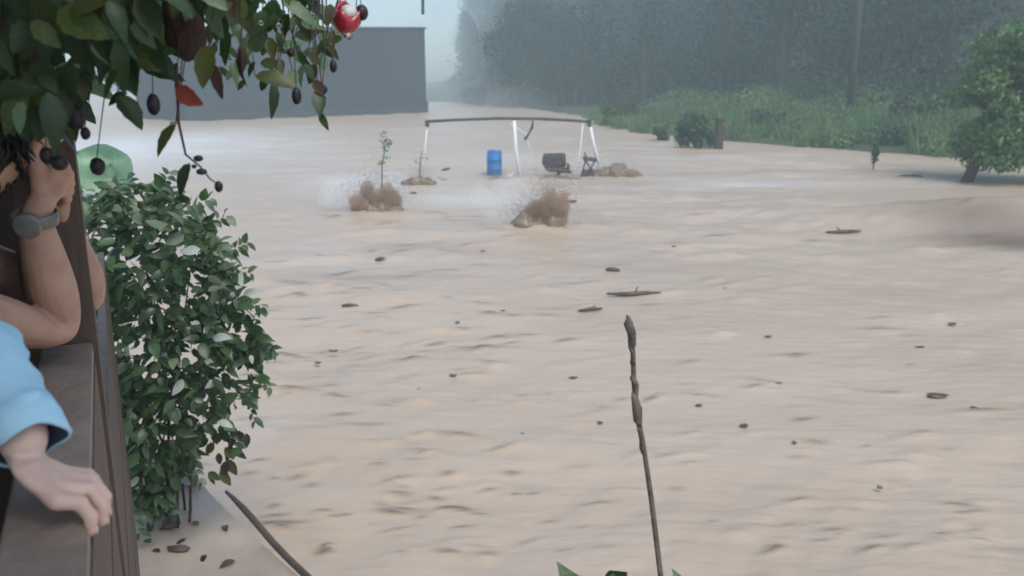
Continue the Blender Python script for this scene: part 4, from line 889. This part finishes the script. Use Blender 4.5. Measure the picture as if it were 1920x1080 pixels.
# ------------------------------------------------------------------ the fruiting branches hanging in front of the post
def hanging():
    r = random.Random(23)
    crown = at(330, -140, 1.75)
    root = empty('fruit_tree', crown, 'overhanging fruit tree branches with dark berries and wet leaves across the top left', 'tree')
    T = bmesh.new()
    main = [at(-120, -60, 1.9), at(80, -110, 1.8), at(260, -110, 1.7), at(450, -90, 1.75), at(640, -70, 1.9)]
    tube(T, main, [.03, .026, .022, .016, .006], 8)
    def up(p, sway=.05):      # a twig from a leaf base to the branch above
        px = 960 + F * p.x / ((p - CAM).dot(FW)); k = min(max((px + 120) / 190, 0), 3.99); i = int(k); q = main[i].lerp(main[i + 1], k - i)
        m = p.lerp(q, .5) + Vector((r.uniform(-sway, sway), 0, .02)); tube(T, [p, p.lerp(m, .5) + Vector((r.uniform(-.01, .01), 0, .01)), m, q], [.0009, .0011, .0016, .003], 5)
    FACE = Vector((0, -.75, .5))
    def lf(kind, x0, y0, x1, y1, d, wv=None, twig=True):
        b = at(x0, y0, d); t = at(x1, y1, d - r.uniform(-.01, .03)); me = KIND[kind][r.randrange(4) if wv is None else wv]
        put_leaf(me, leaf_matrix(b, t, (FACE + Vector((r.gauss(0, .35), r.gauss(0, .25), r.gauss(0, .3)))).normalized()), root)
        if twig and r.random() < .6: up(b)
    # the leaves one can pick out
    for a in [('green', 222, 178, 268, 234, 1.45, 0), ('green', 238, 176, 190, 190, 1.5, 1), ('olive', 330, 233, 285, 288, 1.42, 0), ('red', 328, 165, 378, 197, 1.4, 2), ('green', 357, 306, 320, 365, 1.45, 1),
              ('white', 200, 104, 222, 162, 1.5, 2), ('olive', 392, 84, 374, 162, 1.42, 0), ('brown', 400, 118, 410, 186, 1.42, 3), ('brown', 450, 84, 462, 142, 1.5, 1), ('brown', 452, 92, 434, 152, 1.5, 3),  # the white leaf has backlight put into its colour
              ('pale', 304, 2, 264, 62, 1.4, 2), ('pale', 395, 8, 414, 72, 1.5, 2), ('olive', 478, 142, 552, 146, 1.55, 1), ('green', 596, 168, 600, 214, 1.55, 0), ('brown', 588, 150, 606, 178, 1.55, 2), ('green', 512, 155, 520, 212, 1.6, 3),
              ('green', 600, 212, 612, 240, 1.55, 1), ('white', 330, 228, 312, 240, 1.45, 1), ('pale', 470, 95, 495, 62, 1.7, 2), ('olive', 505, 70, 512, 110, 1.6, 0), ('pale', 575, 55, 545, 20, 1.7, 0), ('green', 560, 20, 575, 70, 1.7, 1), ('pale', 620, 40, 600, 5, 1.75, 2),
              ('pale', 520, 90, 560, 70, 1.8, 1), ('pale', 560, 110, 600, 84, 1.75, 0), ('olive', 610, 80, 640, 110, 1.7, 3), ('olive', 618, 72, 585, 100, 1.7, 1), ('green', 535, 20, 500, 45, 1.7, 0), ('olive', 450, 0, 470, 66, 1.6, 0), ('green', 480, -20, 452, 40, 1.55, 2), ('pale', 640, 60, 615, 30, 1.8, 2),
              ('green', 430, 60, 410, 112, 1.6, 1), ('pale', 468, 70, 440, 100, 1.7, 1), ('green', 560, 95, 575, 135, 1.65, 3), ('olive', 600, 120, 575, 95, 1.7, 0), ('green', 520, 60, 530, 95, 1.65, 1), ('green', 570, 120, 590, 150, 1.62, 2)]:
        lf(*a)
    # the dense mass on the left
    for k in range(250):
        u = r.random(); px = r.uniform(-40, 400); lim = 190 - max(0, px - 170) * .35 if px > 150 else 235
        py = r.uniform(-70, lim); d = r.uniform(1.2, 1.85); ln = r.uniform(60, 115)
        a = R(r.gauss(75, 42)); q = r.random()
        kd = 'green' if q < .62 else 'olive' if q < .9 else 'pale' if q < .95 else 'brown'
        if 300 < px < 400 and 20 < py: continue
        lf(kd, px, py - ln * .5, px + math.cos(a) * ln, py - ln * .5 + math.sin(a) * ln, d, None, k % 3 == 0)
    for k in range(36):
        px = r.uniform(380, 600); py = r.uniform(-60, 50); ln = r.uniform(40, 70); a = R(r.gauss(85, 40)); q = r.random()
        lf('green' if q < .55 else 'olive' if q < .8 else 'pale', px, py - ln * .5, px + math.cos(a) * ln, py - ln * .5 + math.sin(a) * ln, r.uniform(1.5, 1.9), None, k % 3 == 0)
    for k in range(26):
        px = r.uniform(-30, 165); py = r.uniform(140, 235); ln = r.uniform(55, 90); a = R(r.gauss(85, 35))
        lf('green' if r.random() < .7 else 'olive', px, py - ln * .5, px + math.cos(a) * ln * .6, py - ln * .5 + math.sin(a) * ln, r.uniform(1.35, 1.55), None, k % 3 == 0)
    for k in range(85):
        px = r.uniform(395, 645); py = r.uniform(10, 165 - max(0, px - 560) * .5); ln = r.uniform(22, 42); a = R(r.gauss(85, 45)); q = r.random()
        if r.random() < .2: continue
        lf('pale' if q < .5 else 'green' if q < .75 else 'olive', px, py - ln * .5, px + math.cos(a) * ln, py - ln * .5 + math.sin(a) * ln, r.uniform(1.6, 1.95), None, k % 4 == 0)
    # long hanging twig with small dark fruit
    hb = bmesh.new(); tube(hb, [at(330, 120, 1.5), at(335, 232, 1.43), at(348, 290, 1.43), at(375, 312, 1.43), at(394, 336, 1.43), at(410, 346, 1.43)], [.003, .0025, .002, .0016, .0014, .001], 5)
    build('hanging_twig', hb, M_twig, root, True)
    def berry(px, py, rx, ry, d, m=M_berry, name='berry', tw=True):
        c = at(px, py, d); bm = bmesh.new(); sx = rx * d / F; sz = ry * d / F
        r2 = bmesh.ops.create_uvsphere(bm, u_segments=12, v_segments=8, radius=1)
        for v in r2['verts']: v.co = Vector((v.co.x * sx, v.co.y * sx, v.co.z * sz)) * (1 + .08 * mnoise.noise(v.co * 2 + Vector((px, py, 0)))) + c
        build(name, bm, m, root, True)
        if tw: up(c + Vector((0, 0, sz * .9)), .02)
    for b in [(288, 196, 12, 20, 1.42), (141, 222, 17, 21, 1.4), (183, 312, 14, 17, 1.42), (625, 124, 7, 12, 1.5), (545, 99, 7, 8, 1.6), (556, 180, 9, 16, 1.55), (88, 292, 13, 16, 1.36), (112, 306, 15, 14, 1.36), (604, 168, 10, 10, 1.56), (160, 250, 9, 12, 1.4), (190, 100, 10, 9, 1.45), (430, 330, 0, 0, 1.5)][:-1]: berry(*b)
    for b in [(410, 350, 8, 11, 1.43), (372, 297, 9, 6, 1.43), (378, 322, 10, 6, 1.43), (364, 312, 5, 4, 1.43)]: berry(*b, tw=False)
    # brown stub
    bm = bmesh.new(); tube(bm, [at(348, -150, 1.66), at(350, -20, 1.56), at(346, 30, 1.52), at(347, 75, 1.52), at(350, 104, 1.52), at(345, 112, 1.52)], [.03, .033, .034, .034, .026, .006], 14)
    for v in bm.verts: v.co += (v.co - at(347, 60, 1.54)).normalized() * .006 * mnoise.noise(v.co * 45)
    build('branch_stub', bm, M_stub, root, True)
    # water drops
    for px, py, s in ((655, 67, 6), (557, 193, 5), (604, 187, 7), (490, 43, 5), (523, 48, 5), (286, 5, 6), (186, 93, 4), (118, 264, 4), (598, 205, 4)): berry(px, py, s, s * .9, 1.44 if px < 300 else 1.58, M_drop, 'water_drop', False)
    # red fruit with its pale top, dark fruit beside it
    c = at(650, 36, 1.6); bm = bmesh.new(); S = 18; prev = None
    tl = Matrix.Translation(c) @ Matrix.Rotation(.3, 4, 'Y') @ Matrix.Rotation(.5, 4, 'X')
    for rr, z in ((.004, -.026), (.014, -.023), (.022, -.014), (.0255, -.002), (.025, .010), (.021, .019), (.018, .016), (.019, .004), (.012, -.010)):
        ring = [bm.verts.new(tl @ Vector((rr * (1 + .09 * math.sin(3 * a) * (z > 0)) * math.cos(a), rr * math.sin(a), z + .006 * math.sin(3 * a + 1) * (z > .005)))) for a in [2 * math.pi * k / S for k in range(S)]]
        if prev:
            for k in range(S): bm.faces.new((prev[k], prev[(k + 1) % S], ring[(k + 1) % S], ring[k]))
        else: bm.faces.new(ring[::-1])
        prev = ring
    bm.faces.new(prev)
    f = build('red_fruit', bm, M_redfruit, root, True)
    bm = bmesh.new(); lumpy(bm, tl @ TM(Vector((.002, 0, .014)), (0, 0, 0), (.0155, .0155, .013)), 2, .2, 2, 5); build('calyx', bm, M_calyx, f, True)
    up(c + Vector((0, 0, .03)), .02); berry(678, 24, 12, 14, 1.6); berry(668, 40, 9, 9, 1.6)
    build('twig', T, M_twig, root, True)
hanging()
# slim cord hanging from above, right of the red fruit
a, b = at(791, -400, 6.0), at(793, 27, 6.0); bm = bmesh.new(); tube(bm, [a, a.lerp(b, .5), b], .011, 6); rt = tag(build('hanging_cord', bm, mat('grey_cord', (.12, .16, .19), rough=.8)), 'short grey cord end hanging against the pale sky above the wall', 'cord')
